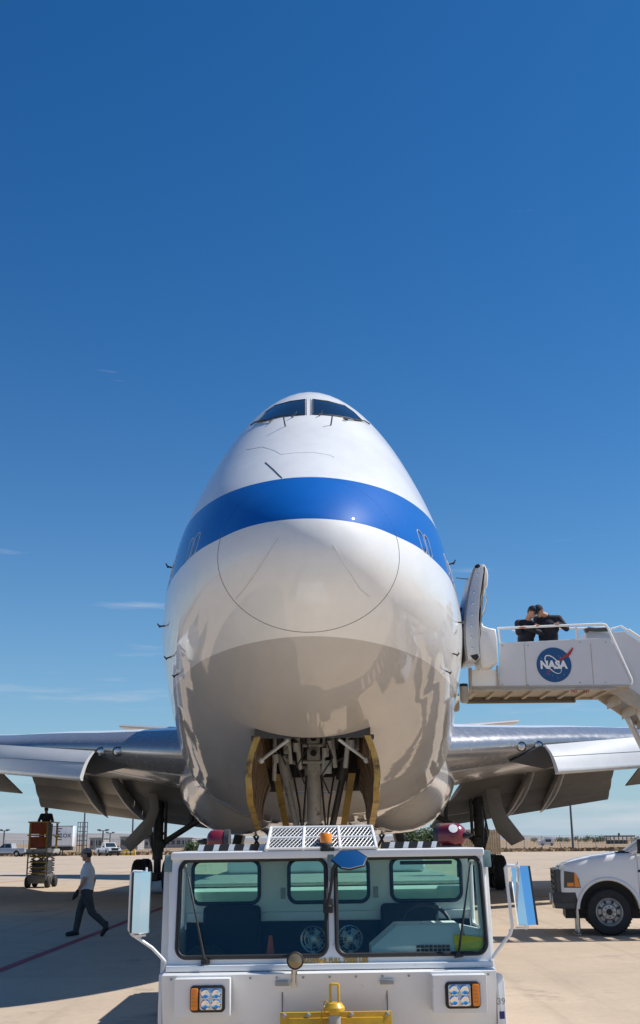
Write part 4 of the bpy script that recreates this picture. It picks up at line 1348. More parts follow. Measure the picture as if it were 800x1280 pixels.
# headlight housings, lamps, indicators
for sd, cx, u0 in ((-1, tx(262) - .0, 0), (1, tx(578), 0)):
    a, b = (-1.065, -.667) if sd < 0 else (.78, 1.165)
    mb = MB()
    mb.prism([(a, YB - .13, .868), (a, YB + .065, .868), (a, YB + .065, .615), (a, YB - .10, .615)], (b - a, 0, 0), bev=.006)
    h = mb.build('headlight_housing', 'white', TR)
    lx = -.825 if sd < 0 else .99
    mb = MB()
    mb.prism([(x, YB - .116, z) for x, z in rrect(lx - .125, lx + .125, .648, .826, .03, 5)], (0, -.022, 0), bev=.006)
    bz = mb.build('headlight_bezel', 'black', TR)
    l0, l1 = (lx - .055, lx + .105) if sd < 0 else (lx - .105, lx + .055)
    mb = MB(); mb.prism([(x, YB - .138, z) for x, z in rrect(l0, l1, .665, .81, .015, 4)], (0, -.012, 0), bev=.004); hl = mb.build('headlight', 'lens', bz)
    t0, t1 = (lx - .118, lx - .066) if sd < 0 else (lx + .066, lx + .118)
    mb = MB(); mb.prism([(x, YB - .138, z) for x, z in rrect(t0, t1, .665, .81, .012, 4)], (0, -.016, 0), bev=.004)
    for z in (.69, .715, .74, .765, .79): mb.box((t0 + .006, YB - .158, z - .006), (t1 - .006, YB - .15, z + .004))
    mb.build('turn_signal', 'amber', bz, smooth=30)
    for dx in (.042, .118):
        for dz in (.038, .107):
            mb = MB(); mb.lathe([(.036, 0), (.028, -.008), (.008, -.001), (0, 0)], (l0 + dx, YB - .152, .665 + dz), (0, 1, 0), 16); mb.build('reflector', 'chrome', bz)
# lettering
text('pull_lettering', 'DRAWBAR PULL 75000 LBS', .044, Matrix.Translation((.075, YF - .0025, ZW0 - .036)) @ FRONT, 'goldtext', TR, bold=.0022, depth=.0012, sx=.98)
text('fleet_number', '59-40', .034, Matrix.Translation((1.155, YF - .002, ZT - .033)) @ FRONT, 'darktext', TR, bold=.0012, depth=.001)
# spotlight on its stem
sx, sz = tx(374), 1.0
mb = MB(); mb.tube((sx - .012, YB + .0, .80), (sx - .006, YB - .05, .93), .018, n=10); mb.box((sx - .03, YB - .02, .79), (sx + .006, YB + .03, .835), bev=.005); stem = mb.build('spotlight_stem', 'steel', TR)
mb = MB(); mb.box((sx - .03, YB - .045, .88), (sx + .012, YB - .01, .905), bev=.004); mb.build('clamp', 'black', stem)
ax = V(.15, -1, .12).normalized()
mb = MB(); mb.lathe([(.0, .085), (.035, .08), (.055, .05), (.062, .012), (.062, 0), (.054, -.004), (.054, .004), (0, .004)], V(sx, YB - .06, .975), -ax, 28); sp_ = mb.build('spotlight', 'black', TR)
mb = MB(); mb.lathe([(.053, 0), (.04, .006), (0, .01)], V(sx, YB - .06, .975) + ax * .0, ax, 24); mb.build('spotlight_lens', 'spotlens', sp_)
# beacon
bx = .045
mb = MB(); mb.box((bx - .055, YF - .06, ZT - .01), (bx + .055, YF + .05, ZT + .02), bev=.008); mb.lathe([(.06, 0), (.06, .02), (.045, .035)], (bx - .01, YF + .0, ZT + .02), (0, 0, 1), 20); bb = mb.build('beacon_base', 'black', TR)
mb = MB(); mb.lathe([(.046, 0), (.049, .01), (.047, .065), (.04, .078), (0, .082)], (bx - .01, YF, ZT + .05), (0, 0, 1), 24); mb.build('beacon', 'amber', TR)
mb = MB(); mb.box((bx - .002, YF - .035, ZT - .13), (bx + .05, YF - .002, ZT - .012), bev=.005); mb.tube((bx + .03, YF - .02, ZT - .13), (bx + .02, YF - .02, ZT - .23), .012, n=8); mb.build('beacon_bracket', 'hinge', TR)
# convex centre mirror on a bent arm
mb = MB()
mc = V(.205, YF - .22, 1.665)
hexa = [(-.13, .01), (-.06, .065), (.06, .062), (.135, .01), (.11, -.045), (.0, -.062), (-.06, -.05)]
rot = Matrix.Rotation(R(-35), 3, 'X') @ Matrix.Rotation(R(-6), 3, 'Z')
mb.prism([mc + rot @ V(x, 0, z * 1.25) for x, z in hexa], rot @ V(0, .03, 0), bev=.008)
cm = mb.build('convex_mirror', 'chrome', TR, smooth=25)
mb = MB(); mb.path([mc + rot @ V(x * 1.02, .012, z * 1.275) for x, z in hexa], .007, n=8, closed=True); mb.build('mirror_rim', 'black', cm)
mb = MB(); mb.path([(.075, YF - .0, 1.33), (.04, YF - .06, 1.33), (.065, YF - .1, 1.45), (.085, YF - .15, 1.6), (.12, YF - .19, 1.66), (.2, YF - .19, 1.67)], .012, n=8)
mb.box((.005, YF - .03, 1.28), (.08, YF - .002, 1.38), bev=.005); mb.build('mirror_arm', 'black', cm)
# wipers
for p, t in (((tx(264), ZW0 - .02), (tx(236), 1.62)), ((tx(571), ZW0 + .0), (tx(595), 1.63))):
    mb = MB()
    a, b = V(p[0], YF - .06, p[1]), V(t[0], YF - .03, t[1])
    m1 = a + (b - a) * .55
    mb.tube(a, m1, .010, .007, 8); mb.tube(m1, b, .006, .004, 8)
    mb.tube(a + V(-.03, .03, -.012), a + V(.035, .03, -.005), .016, n=10); mb.tube(a + V(0, .06, 0), a + V(0, -.01, 0), .018, n=10)
    w = mb.build('wiper_arm', 'black', TR)
    mb = MB(); mb.tube(a + (b - a) * .30 + V(0, .022, 0), b + V(0, .012, .0), .007, n=6); mb.build('wiper_blade', 'steel', w)
# side mirrors: polished two-fold backs on white tubes
for sd in (-1, 1):
    if sd < 0:
        cs = [tx(174.5), tx(185), tx(195)]; zt, zb = 1.60, 1.165; yy = [YF - .07, YF - .11, YF - .05]
        arm = [(tx(213), YF + .02, .90), (tx(216), YF - .0, .955), (tx(199), YF - .02, 1.06), (tx(174), YF - .03, 1.16), (tx(171), YF - .03, 1.19), (tx(171.5), YF - .03, 1.585), (tx(174), YF - .03, 1.60), (tx(190), YF - .03, 1.595)]
        slant = 0
    else:
        cs = [tx(642.5), tx(652), tx(664)]; zt, zb = 1.60, 1.18; yy = [YF - .05, YF - .11, YF - .07]
        arm = [(tx(613), YF + .02, .95), (tx(619), YF, 1.0), (tx(636), YF - .02, 1.12), (tx(638.5), YF - .03, 1.17), (tx(634), YF - .03, 1.59), (tx(636), YF - .03, 1.605), (tx(650), YF - .03, 1.60)]
        slant = .02
    top = [V(x, y, zt) for x, y in zip(cs, yy)]; bot = [V(x + slant, y, zb) for x, y in zip(cs, yy)]
    bk_t = [V(x, max(yy) + .05, zt) for x in (cs[2], cs[0])]
    mb = MB()
    prof = [(cs[0], yy[0]), (cs[1], yy[1]), (cs[2], yy[2]), (cs[2], yy[2] + .05), (cs[0], yy[0] + .05)]
    mb.prism([V(x, y + (.085 if sd > 0 else .03), zt) for x, y in prof], V(slant, -.085 if sd > 0 else -.03, zb - zt), bev=.004)
    sm_ = mb.build('side_mirror', 'chrome', TR, smooth=20)
    mb = MB()
    e = cs[2] if sd > 0 else cs[0]
    ye = (yy[2] if sd > 0 else yy[0]) + (.085 if sd > 0 else .03)
    o1 = .012 if sd > 0 else -.012
    mb.prism([V(e + o1 * .08, ye - .004, zt - .002), V(e + o1, ye - .004, zt - .002), V(e + o1, ye + .055, zt - .002), V(e + o1 * .08, ye + .055, zt - .002)], V(slant, -.085 if sd > 0 else -.03, zb - zt + .004))
    mb.build('mirror_edge', 'darkmetal', sm_)
    mb = MB(); mb.path(arm, .0125, n=10)
    mb.tube((arm[-1][0], YF - .03, zt), (arm[-1][0], YF - .03, zt + .03), .008, n=8)
    mb.tube((cs[1] - .06, YF - .04, zb - .02), (cs[1] + .04, YF - .04, zb - .015), .008, n=8)
    mb.tube((cs[1] + slant, YF - .04, zb - .03), (cs[1] + slant, YF - .04, zb + .01), .01, n=8)
    mb.build('mirror_bracket', 'white', TR)
# condenser guard on the roof: white frame over expanded metal
g0, g1, zt0, zt1, ya, yb = -.435, .435, ZT + .002, ZT + .165, YF + .16, YF + .42
gp = lambda a, b: V((g0 + (g1 - g0) * a) * (1 - .055 * b) - .0, ya + (yb - ya) * b, zt0 + (zt1 - zt0) * b) + V(0, 0, .012)
mb = MB(); mb.prism([gp(0, 0) + V(0, .02, -.012), gp(1, 0) + V(0, .02, -.012), gp(1, 1) + V(0, .02, -.012), gp(0, 1) + V(0, .02, -.012)], (0, .5, -.0)); mb.build('condenser_box', 'darkmetal', TR, smooth=0)
fr_ = MB()
for a in (0.012, .335, .665, .988): fr_.tube(gp(a, -.05), gp(a, 1.0), .013, n=6)
for b in (0.0, .5, .985): fr_.tube(gp(0, b), gp(1, b), .013, n=6)
gf = fr_.build('condenser_guard', 'white', TR, smooth=30)
for ca in range(3):
    for cb in range(2):
        A0, A1 = .012 + .325 * ca, .012 + .325 * (ca + 1); B0, B1 = .5 * cb, .5 * (cb + 1)
        mb = MB()
        n = 13
        nx, ny = 9, 3.0
        for k in range(-6, 22):
            for sg in (-1, 1):
                # diagonal bar clipped to the cell
                pts = []
                x0 = k / nx; s_ = sg * ny / nx / 1.0
                lo, hi = 0.0, 1.0
                f0, f1 = x0, x0 + sg * (1 / nx) * ny * .9
                t0, t1 = 0.0, 1.0
                dxx = f1 - f0
                for lim, sgn in ((0, 1), (1, -1)):
                    if dxx * sgn > 0: t0 = max(t0, (lim - f0) / dxx)
                    else: t1 = min(t1, (lim - f0) / dxx)
                if t1 - t0 < .02: continue
                P0 = gp(A0 + (A1 - A0) * (f0 + dxx * t0), B0 + (B1 - B0) * t0); P1 = gp(A0 + (A1 - A0) * (f0 + dxx * t1), B0 + (B1 - B0) * t1)
                mb.tube(P0, P1, .0023, n=4)
        m = mb.build('expanded_metal', 'white', gf, smooth=0, kind='stuff')
# hazard edge on the roof: separate black and white blocks
def stripes(x0, x1, n, first_white):
    w0 = (x1 - x0) / n; k1 = x0
    for i in range(n):
        wht = (i % 2 == 0) == first_white
        k0 = k1; w = w0 * (.78 if wht else 1.22); k1 = k0 + w; mb = MB()
        mb.prism([(k0 + .002, YF + .5, ZT + .001), (k0 + w - .002, YF + .5, ZT + .001), (k0 + w + .012, YF + .5, ZT + .052), (k0 + .016, YF + .5, ZT + .052)], (0, .03, 0)); mb.build('hazard_block', 'label' if wht else 'fabric_stripe_b', TR, smooth=0)
stripes(-1.0, -.45, 9, True)
stripes(.47, .92, 8, False)
# rear deck with fenders and wheels
mb = MB(); mb.box((X0 - .03, YR + .11, .42), (X1 + .03, 15.3, 1.42), bev=.05, seg=3); mb.build('engine_cover', 'white', TR)
mb = MB(); mb.box((X0 - .04, YR + .3, 1.43), (X1 + .04, 15.2, 1.46), bev=.01); mb.build('deck_plate', 'gearsteel', TR)
mb = MB(); mb.box((X0 + .1, 13.0, 1.462), (X1 - .1, 15.1, 1.70), bev=.06, seg=3); mb.build('deck_box', 'white', TR)
for x in (X0 + .2, X1 - .2):
    for y in (9.75, 14.0):
        mb = MB(); wheel(mb, V(x, y, .5), .5, .34); mb.build('tractor_wheel', ['tyre', 'white'], TR)
# hitch
mb = MB(); mb.box((tx(356), YB - .135, .30), (tx(486), YB - .112, .58), bev=.006); mb.box((tx(366), YB - .155, .28), (tx(476), YB - .135, .545), bev=.008); hp = mb.build('hitch_plate', 'yellow', TR)
for u, z in ((361, .562), (389, .562), (439, .562), (481, .562)):
    mb = MB(); mb.lathe([(.017, 0), (.017, -.010), (.011, -.014), (.0, -.015)], (tx(u), YB - .136, z), (0, 1, 0), 6); mb.build('bolt', 'gearsteel', hp)
hx = tx(419) + .01
mb = MB(); mb.box((hx - .055, YB - .30, .42), (hx + .055, YB - .15, .50), bev=.01); mb.box((hx - .06, YB - .30, .30), (hx + .06, YB - .15, .36), bev=.01); mb.build('hitch_jaw', 'yellow', hp)
mb = MB(); mb.lathe([(.04, -.3), (.04, .0), (.072, .002), (.072, .022), (.05, .05), (.03, .055)], (hx - .008, YB - .22, .60), (0, 0, 1), 20)
pin = mb.build('hitch_pin', 'yellow', TR)
mb = MB(); mb.path([(hx - .035, YB - .22, .655), (hx - .035, YB - .22, .765), (hx - .03, YB - .22, .772), (hx + .018, YB - .22, .772), (hx + .023, YB - .22, .765), (hx + .023, YB - .22, .655)], .009, n=8); mb.build('pull_ring', 'yellow', pin)
mb = MB(); mb.lathe([(.042, -.13), (.043, -.03)], (hx - .008, YB - .22, .60), (0, 0, 1), 20); mb.build('pin_shaft', 'gearsteel', pin)
for k in range(11):
    t = k / 10
    c = V(hx - .07 - .05 * math.sin(t * 2.2) , YB - .2 - .03 * t, .64 - .3 * t)
    mb = MB(); rt_ = Matrix.Rotation(R(90 * (k % 2)), 3, 'Z') @ Matrix.Rotation(R(15), 3, 'Y')
    mb.path([c + rt_ @ V(.012 * math.cos(a), 0, .023 * math.sin(a)) for a in [2 * math.pi * i / 12 for i in range(12)]], .0045, n=5, closed=True); mb.build('chain_link', 'yellow', pin)
# the windshield leans back a little
def lean(o):
    for v in o.data.vertices: v.co.y += max(0, v.co.z - .93) * .24
    for c in o.children: lean(c)
for c in list(TR.children):
    n = c.name.split('.')[0]
    if n in ('windshield_frame', 'window_seal', 'wiper_arm', 'hinge_block', 'beacon_bracket', 'pull_lettering', 'fleet_number', 'door_jamb', 'beacon', 'beacon_base', 'convex_mirror') or n == 'corner_post' and c.bound_box[0][1] < YR - 11.5 - .5: lean(c)
def lift(o):
    o.data.transform(Matrix.Translation((0, 0, .06)))
    for c in o.children: lift(c)
lift(hp); lift(pin)
TR.rotation_euler = (0, R(-.35), 0)

# bolts along the frame, panel seams, latches
for x in np.linspace(X0 + .05, X1 - .05, 13):
    mb = MB(); mb.lathe([(.009, 0), (.008, -.004), (.0, -.005)], (x, YB + .001, ZL - .03), (0, 1, 0), 8); mb.build('panel_bolt', 'gearsteel', TR)
for x in (-.30, .46):
    mb = MB(); mb.box((x - .003, YB + .03, .3), (x + .003, YB + .04, .755), mtx=Matrix.Shear('XY', 4, (0, 0)) if False else None); mb.build('panel_seam', 'seal', TR, smooth=0)
    mb = MB(); mb.box((x - .05, YB - .012, .80), (x + .05, YB + .004, .835), bev=.005); mb.build('hood_latch', 'gearsteel', TR)
for x, z in ((-.62, .50), (.70, .46)):
    mb = MB(); mb.tube((x, YB + .09, z), (x, YB + .07, z), .03, n=16); mb.build('marker_reflector', 'red', TR)

# things lying in or on the tractor
cone = thing('traffic_cone', (tx(334) + .04, YF + .2, .956), 'small orange traffic cone standing behind the left windshield pane', 'traffic cone')
mb = MB(); c = cone.location
mb.lathe([(.034, 0), (.032, .02), (.014, .15), (.0115, .158), (.0, .158)], c, (0, 0, 1), 20); mb.box(c + V(-.042, -.042, 0), c + V(.042, .042, .008), bev=.004)
mb.build('cone_body', 'orange', cone)
mb = MB(); mb.prism([(.985, YF + .047, .962), (1.205, YF + .047, .962), (1.195, YF + .074, 1.10), (.975, YF + .076, 1.12)], (0, .010, 0), bev=.004)
vest = mb.build('folded_vest', 'hiviz', smooth=30)
tag(vest, 'fluorescent yellow folded safety vest lying in the right corner of the windshield', 'safety vest')
for lab, c, ax, r, ln in (('large dark red fire bottle with round white label on the right of the tractor roof', P(563, 1044.5, 11.6), V(.75, -.62, 0).normalized(), .12, .165), ('small dark red fire bottle half hidden behind the left roof stripes', P(271, 1051.5, 11.6), V(-1, .05, 0).normalized(), .11, .1)):
    fb = thing('fire_bottle', c - V(0, 0, r), lab, 'fire bottle', 'red fire bottles on the tractor')
    mb = MB(); mb.lathe([(0, -ln), (r * .6, -ln * .93), (r * .92, -ln * .72), (r, -ln * .4), (r, ln * .3), (r * .93, ln * .6), (r * .7, ln * .85), (r * .3, ln), (0, ln * 1.02)], c, ax, 28); mb.build('bottle', 'red', fb)
    mb = MB(); e = c + ax * ln * .98
    mb.lathe([(.03, 0), (.03, .03), (.02, .05), (.012, .09), (0, .095)], e, ax, 14); mb.build('valve', 'black', fb)
    mb = MB(); mb.lathe([(r * 1.012, -.03), (r * 1.02, -.02), (r * 1.02, .01), (r * 1.012, .02)], c - ax * .1, ax, 28); mb.build('strap', 'darkmetal', fb)
    if r > .115:
        mb = MB(); side = ax.cross(V(0, 0, 1)).normalized()
        if side.y > 0: side = -side
        cc = c + ax * ln * .58
        mb.lathe([(.045, 0), (.045, .004), (0, .006)], cc + (side * .62 + V(0, 0, .45)).normalized() * r * .93, (side * .62 + V(0, 0, .45) + ax * .5).normalized(), 20); mb.build('round_label', 'label', fb)
    mb = MB(); mb.box(c + V(-.1, -.12, -r - .05), c + V(.1, .12, -r + .03), bev=.01); mb.build('cradle', 'darkmetal', fb)

# ------------------------------------------------------------------ people
def person(name, loc, head_deg, lab, J, look, group=None, cat='person'):
    """J: joints in metres, x forward, y left, z up. Body is one remeshed surface; clothes are shells over it."""
    root = thing(name, loc, lab, cat, group)
    root.rotation_euler = (0, 0, R(head_deg))
    j = {k: Vector(v) for k, v in J.items()}

    def remesh(mb, nm, m, vox, parent=root):
        o = mb.build('tmp', m, None, smooth=0)
        md = o.modifiers.new('r', 'REMESH'); md.mode = 'VOXEL'; md.voxel_size = vox; md.use_smooth_shade = True
        ms = o.modifiers.new('s', 'SMOOTH'); ms.iterations = 3; ms.factor = .5
        bpy.context.view_layer.update()
        me = bpy.data.meshes.new_from_object(o.evaluated_get(bpy.context.evaluated_depsgraph_get()))
        bpy.data.objects.remove(o)
        for p in me.polygons: p.use_smooth = True
        me.name = nm
        r = bpy.data.objects.new(nm, me); COL.objects.link(r); r.parent = parent
        return r
    hd, nk, ch, pv = j['head'], j['neck'], j['chest'], j['pelvis']
    fwd = Vector(j['look']).normalized()
    left = V(0, 0, 1).cross(fwd).normalized()
    hup = fwd.cross(left).normalized()
    hm = Matrix((fwd, left, hup)).transposed()
    sh = {s: j['sh' + s] for s in 'LR'}
    spine = (nk - pv).normalized()
    mb = MB()
    # head with brow, nose, mouth, chin, ears
    mb.ell(hd, (.098, .076, .118), 18, hm)
    mb.ell(hd + hm @ V(.030, 0, -.062), (.062, .056, .058), 14, hm)
    mb.cap(hd + hm @ V(.092, 0, .018), hd + hm @ V(.112, 0, -.022), .009, .015, 8)
    mb.ell(hd + hm @ V(.085, 0, -.058), (.012, .026, .009), 10, hm); mb.ell(hd + hm @ V(.076, 0, -.098), (.02, .024, .016), 10, hm)
    mb.ell(hd + hm @ V(.082, 0, .034), (.016, .05, .012), 10, hm)
    for s in (-1, 1): mb.ell(hd + hm @ V(-.004, s * .077, -.012), (.022, .012, .034), 10, hm)
    mb.cap(hd + hm @ V(-.02, 0, -.07), nk, .058, .062)
    # torso
    ws = (sh['L'] - sh['R'])
    lat = ws.normalized()
    tf = lat.cross(V(0, 0, 1)).normalized()
    tm = Matrix((tf, lat, tf.cross(lat))).transposed()
    fat = look.get('fat', 1.0)
    mb.ell(ch, (.125 * fat, .175 * fat, .20), 18, tm)
    wa = ch + (pv - ch) * .58
    mb.ell(wa, (.115 * fat, .150 * fat, .16), 18, tm)
    mb.ell(pv, (.120 * fat, .165 * fat, .125), 18, tm)
    for s in 'LR':
        mb.cap(nk - V(0, 0, .02), sh[s], .05, .064)
        mb.cap(sh[s], j['el' + s], .058, .042); mb.cap(j['el' + s], j['wr' + s], .042, .029)
        mb.cap(j['hip' + s], j['kn' + s], .090 * fat ** .5, .058); mb.cap(j['kn' + s], j['an' + s], .057, .040)
        mb.cap(j['an' + s] + V(0, 0, -.02), j['toe' + s], .042, .034)
        # calf
        cf = j['kn' + s] + (j['an' + s] - j['kn' + s]) * .3
        mb.ell(cf + V(-.018, 0, 0), (.052, .05, .11), 12)
        # hand: palm, four bent fingers, thumb
        w = j['wr' + s]; d = (j['hd' + s] - w).normalized(); sideh = look.get('palm' + s, V(0, 1, 0)); sideh = (sideh - d * sideh.dot(d)).normalized(); nn = d.cross(sideh)
        pm = w + d * .055
        hm2 = Matrix((d, sideh, nn)).transposed()
        mb.ell(pm, (.055, .042, .017), 12, hm2)
        for q, (o, ln) in enumerate(((-.030, .068), (-.010, .080), (.011, .075), (.031, .058))):
            a = w + d * .095 + sideh * o; b = a + (d * .8 + nn * .45 * look.get('curl' + s, 1)).normalized() * ln * .5; c = b + (d * .25 + nn * .95 * look.get('curl' + s, 1)).normalized() * ln * .5
            mb.cap(a, b, .0095, .009, 8); mb.cap(b, c, .009, .0078, 8)
        a = w + d * .035 - sideh * .036; b = a + (d * .6 - sideh * .6 + nn * .3).normalized() * .04; mb.cap(a, b, .012, .0105, 8); mb.cap(b, b + (d * .8 + nn * .5).normalized() * .032, .0105, .009, 8)
    body = remesh(mb, 'body', look['skin'], look.get('vox', .0095))
    # shirt: torso and sleeves
    mb = MB()
    mb.ell(ch, (.150 * fat, .197 * fat, .222), 18, tm); mb.ell(wa, (.142 * fat, .176 * fat, .185), 18, tm); mb.ell(pv + V(0, 0, .03), (.142 * fat, .18 * fat, .10), 18, tm)
    for s in 'LR':
        mb.cap(nk - V(0, 0, .045), sh[s], .062, .084)
        L = look.get('sleeve', 1.0)
        if L >= 1:
            mb.cap(sh[s], j['el' + s], .080, .063); mb.cap(j['el' + s], j['wr' + s] + (j['el' + s] - j['wr' + s]) * .06, .062, .046)
        else:
            mb.cap(sh[s], sh[s] + (j['el' + s] - sh[s]) * L, .080, .074)
    mb.lathe([(.078, -.03), (.07, .012)], nk - V(0, 0, .015), (hd - nk), 14)
    shirt = remesh(mb, 'shirt', look['shirt'], .012)
    # trousers
    mb = MB()
    mb.ell(pv - V(0, 0, .01), (.138 * fat, .178 * fat, .125), 18, tm)
    for s in 'LR':
        mb.cap(j['hip' + s], j['kn' + s], .107 * fat ** .5, .078); mb.cap(j['kn' + s], j['an' + s] + V(0, 0, .02), .078, .063)
    remesh(mb, 'trousers', look['trousers'], .013)
    for s in 'LR':
        mb = MB()
        a, t = j['an' + s], j['toe' + s]
        fd = (t - a); fd.normalize()
        mb.cap(a + V(0, 0, .05), a + V(0, 0, -.03), .058, .056); mb.cap(a + V(0, 0, -.03), t, .056, .044); mb.ell(a + V(-.03, 0, -.045), (.045, .042, .035), 12)
        b = remesh(mb, 'boot', 'boot', .012)
    if look.get('gloves'):
        for s in look['gloves']:
            w = j['wr' + s]; d = (j['hd' + s] - w).normalized()
            mb = MB(); mb.cap(w - d * .02, w + d * .09, .040, .046); mb.cap(w + d * .09, w + d * .15, .044, .028); remesh(mb, 'glove', 'boot', .01)
    # hair, cap, eyes
    mb = MB(); mb.ell(hd + hm @ V(-.016, 0, .012), (.094, .083, .108), 16, hm)
    bmesh.ops.bisect_plane(mb.bm, geom=mb.bm.faces[:] + mb.bm.edges[:] + mb.bm.verts[:], plane_co=hd + hm @ V(.01, 0, 0), plane_no=hm @ V(.75, 0, -.66), clear_outer=True)
    mb.build('hair', 'hair', root, local=True)
    mb = MB(); mb.ell(hd + hm @ V(-.004, 0, .03), (.107, .090, .105), 18, hm)
    bmesh.ops.bisect_plane(mb.bm, geom=mb.bm.faces[:] + mb.bm.edges[:] + mb.bm.verts[:], plane_co=hd + hm @ V(0, 0, .038), plane_no=hm @ V(.1, 0, -1), clear_outer=True)
    br = [hd + hm @ V(.09 * math.cos(a) + .0 + (.085 * math.cos(a) if abs(a) < 1.58 else 0), .078 * math.sin(a), .045 - .03 * max(0, math.cos(a))) for a in [R(-80 + 160 * i / 12) for i in range(13)]]
    mb.prism(br, hm @ V(0, 0, .008))
    mb.lathe([(.012, 0), (.008, .008), (0, .009)], hd + hm @ V(-.004, 0, .133), hm @ V(0, 0, 1), 10)
    mb.build('cap', look['cap'], root, local=True)
    for s in (-1, 1):
        mb = MB(); mb.ell(hd + hm @ V(.080, s * .030, .012), (.010, .014, .008), 10, hm); mb.build('eye', 'eye', root, local=True)
    return root


g = PG(104, 1171)
walk = dict(head=(.03, 0, 1.575), look=(1, 0, -.12), neck=(-.005, 0, 1.42), chest=(-.01, 0, 1.19), pelvis=(-.01, 0, .89),
            shL=(-.02, .185, 1.345), shR=(.02, -.185, 1.345), elL=(.01, .235, 1.07), elR=(-.10, -.235, 1.08), wrL=(.13, .24, .865), wrR=(-.06, -.25, .84), hdL=(.18, .24, .78), hdR=(-.01, -.25, .75),
            hipL=(-.02, .09, .86), hipR=(.0, -.09, .86), knL=(-.14, .09, .48), knR=(.13, -.09, .49), anL=(-.44, .09, .20), anR=(.19, -.09, .10), toeL=(-.37, .09, .05), toeR=(.36, -.09, .045))
person('person', (g.x + .02, g.y, 0), 180, 'man in grey cap, pale tee shirt and grey trousers walking left across the shaded apron', walk,
       dict(skin='skin', shirt='tee', trousers='trousers', cap='capgrey', sleeve=.55, gloves='L', palmL=V(0, 0, 1) * 0 + V(1, 0, .3), palmR=V(1, 0, .3)))

# ------------------------------------------------------------------ the stair truck
YS = 23.0
ST = thing('stair_truck', (8.0, 24.2, 0), 'white pickup truck carrying a high passenger boarding stair up to the airliner door', 'stair truck')
wc = P(762, 1138, YS)
WR = .435
wz = WR
mb = MB()
top = [P(699, 1087, YS), P(703, 1082.5, YS), P(716, 1077.5, YS), P(738, 1072.5, YS), P(760, 1069, YS), P(778, 1067, YS)]
X_f = top[0].x
cow = top[-1]
AR = .56
def zlow(x):
    d = x - wc.x
    return wz + .02 + math.sqrt(max(AR * AR - d * d, 0)) if abs(d) < AR else .50
hz_ = pchip([(X_f - .04, top[0].z - .16)] + [(p.x, p.z) for p in top] + [(wc.x + 1.4, top[-1].z - .0)])
xs_ = sorted(set([X_f - .03, X_f - .01, X_f + .03, X_f + .08, X_f + .16, X_f + .3, X_f + .42, wc.x - AR - .001, cow.x, wc.x + AR + .001, wc.x + AR + .03] + [wc.x + AR * math.cos(R(a)) for a in range(0, 181, 9)]))
rows = []
for x in xs_:
    t = min(1, (x - (X_f - .03)) / .16); tuck = .10 * (1 - t) ** 2
    zl_, zh_ = zlow(x) if x > wc.x - AR - .05 else .80, hz_(x)
    half = [(tuck + .0, zl_), (tuck + .0, zl_ + (zh_ - zl_) * .5), (tuck + .012, zh_ - .13), (tuck + .035, zh_ - .055), (tuck + .09, zh_ - .012), (tuck + .2, zh_ + .008), (.6, zh_ + .02)]
    rows.append([V(x, YS + y, z) for y, z in half] + [V(x, YS + 2.0 - y, z) for y, z in half[::-1]])
mb = MB(); mb.rings(rows)
mb.build('front_body', 'truck_white', ST, smooth=50)
mb = MB()   # hood bulge
hp_ = [P(706, 1082, YS), P(718, 1077, YS), P(740, 1072, YS), P(777, 1067, YS)]
mb.rings([[p + V(0, .2, -.05), p + V(0, .3, .02), p + V(0, .7, .04), p + V(0, 1.0, .042), p + V(0, 1.3, .04), p + V(0, 1.7, .02), p + V(0, 1.8, -.05)] for p in hp_], closed=False, caps=False)
mb.build('hood', 'truck_white', ST, smooth=50)
mb = MB()   # fender lip
mb.path([V(wc.x + (AR + .035) * math.cos(a), YS - .012, wz + .02 + (AR + .035) * math.sin(a)) for a in [R(4 + 172 * i / 20) for i in range(21)]], .035, n=8)
mb.build('wheel_arch_lip', 'truck_white', ST, smooth=60)
xd0 = wc.x + AR + .03
# cab: doors, pillars, roof
cz = cow.z
wsb = V(cow.x + .17, YS + .1, cz + .0)
mb = MB()
mb.prism([V(xd0, YS + .0, .42), V(xd0, YS, cz - .02), V(xd0 + 2.2, YS, cz - .02), V(xd0 + 2.25, YS, .42)], (0, 2.0, 0), bev=.04, seg=3)
mb.build('cab_body', 'truck_white', ST)
mb = MB()
mb.tube(wsb, V(wsb.x + .72, YS + .22, cz + .50), .045, n=10); mb.tube(wsb + V(0, 1.8, 0), V(wsb.x + .72, YS + 1.78, cz + .50), .045, n=10)
mb.prism([V(wsb.x + .68, YS + .18, cz + .50), V(wsb.x + .8, YS + .18, cz + .57), V(xd0 + 2.0, YS + .18, cz + .57), V(xd0 + 2.15, YS + .18, cz + .5)], (0, 1.64, 0), bev=.03)
mb.prism([V(xd0 + 2.0, YS + .17, cz + .52), V(xd0 + 2.15, YS + .05, cz - .02), V(xd0 + 1.9, YS + .05, cz - .02), V(xd0 + 1.85, YS + .17, cz + .52)], (0, 1.75, 0))
mb.build('cab_roof', 'truck_white', ST, smooth=40)
mb = MB(); mb.prism([wsb + V(.02, .02, .0), wsb + V(.02, 1.78, 0), V(wsb.x + .72, YS + 1.76, cz + .50), V(wsb.x + .72, YS + .24, cz + .50)], (.012, 0, -.008)); mb.build('windshield', 'glass_truck', ST, smooth=0)
for yy in (YS + .09, YS + 1.86):
    mb = MB(); mb.prism([V(wsb.x + .1, yy, cz), V(wsb.x + .74, yy + (.12 if yy < 24 else -.12), cz + .49), V(xd0 + 1.85, yy + (.12 if yy < 24 else -.12), cz + .49), V(xd0 + 1.9, yy, cz)], (0, .012, 0)); mb.build('side_window', 'glass_truck', ST, smooth=0)
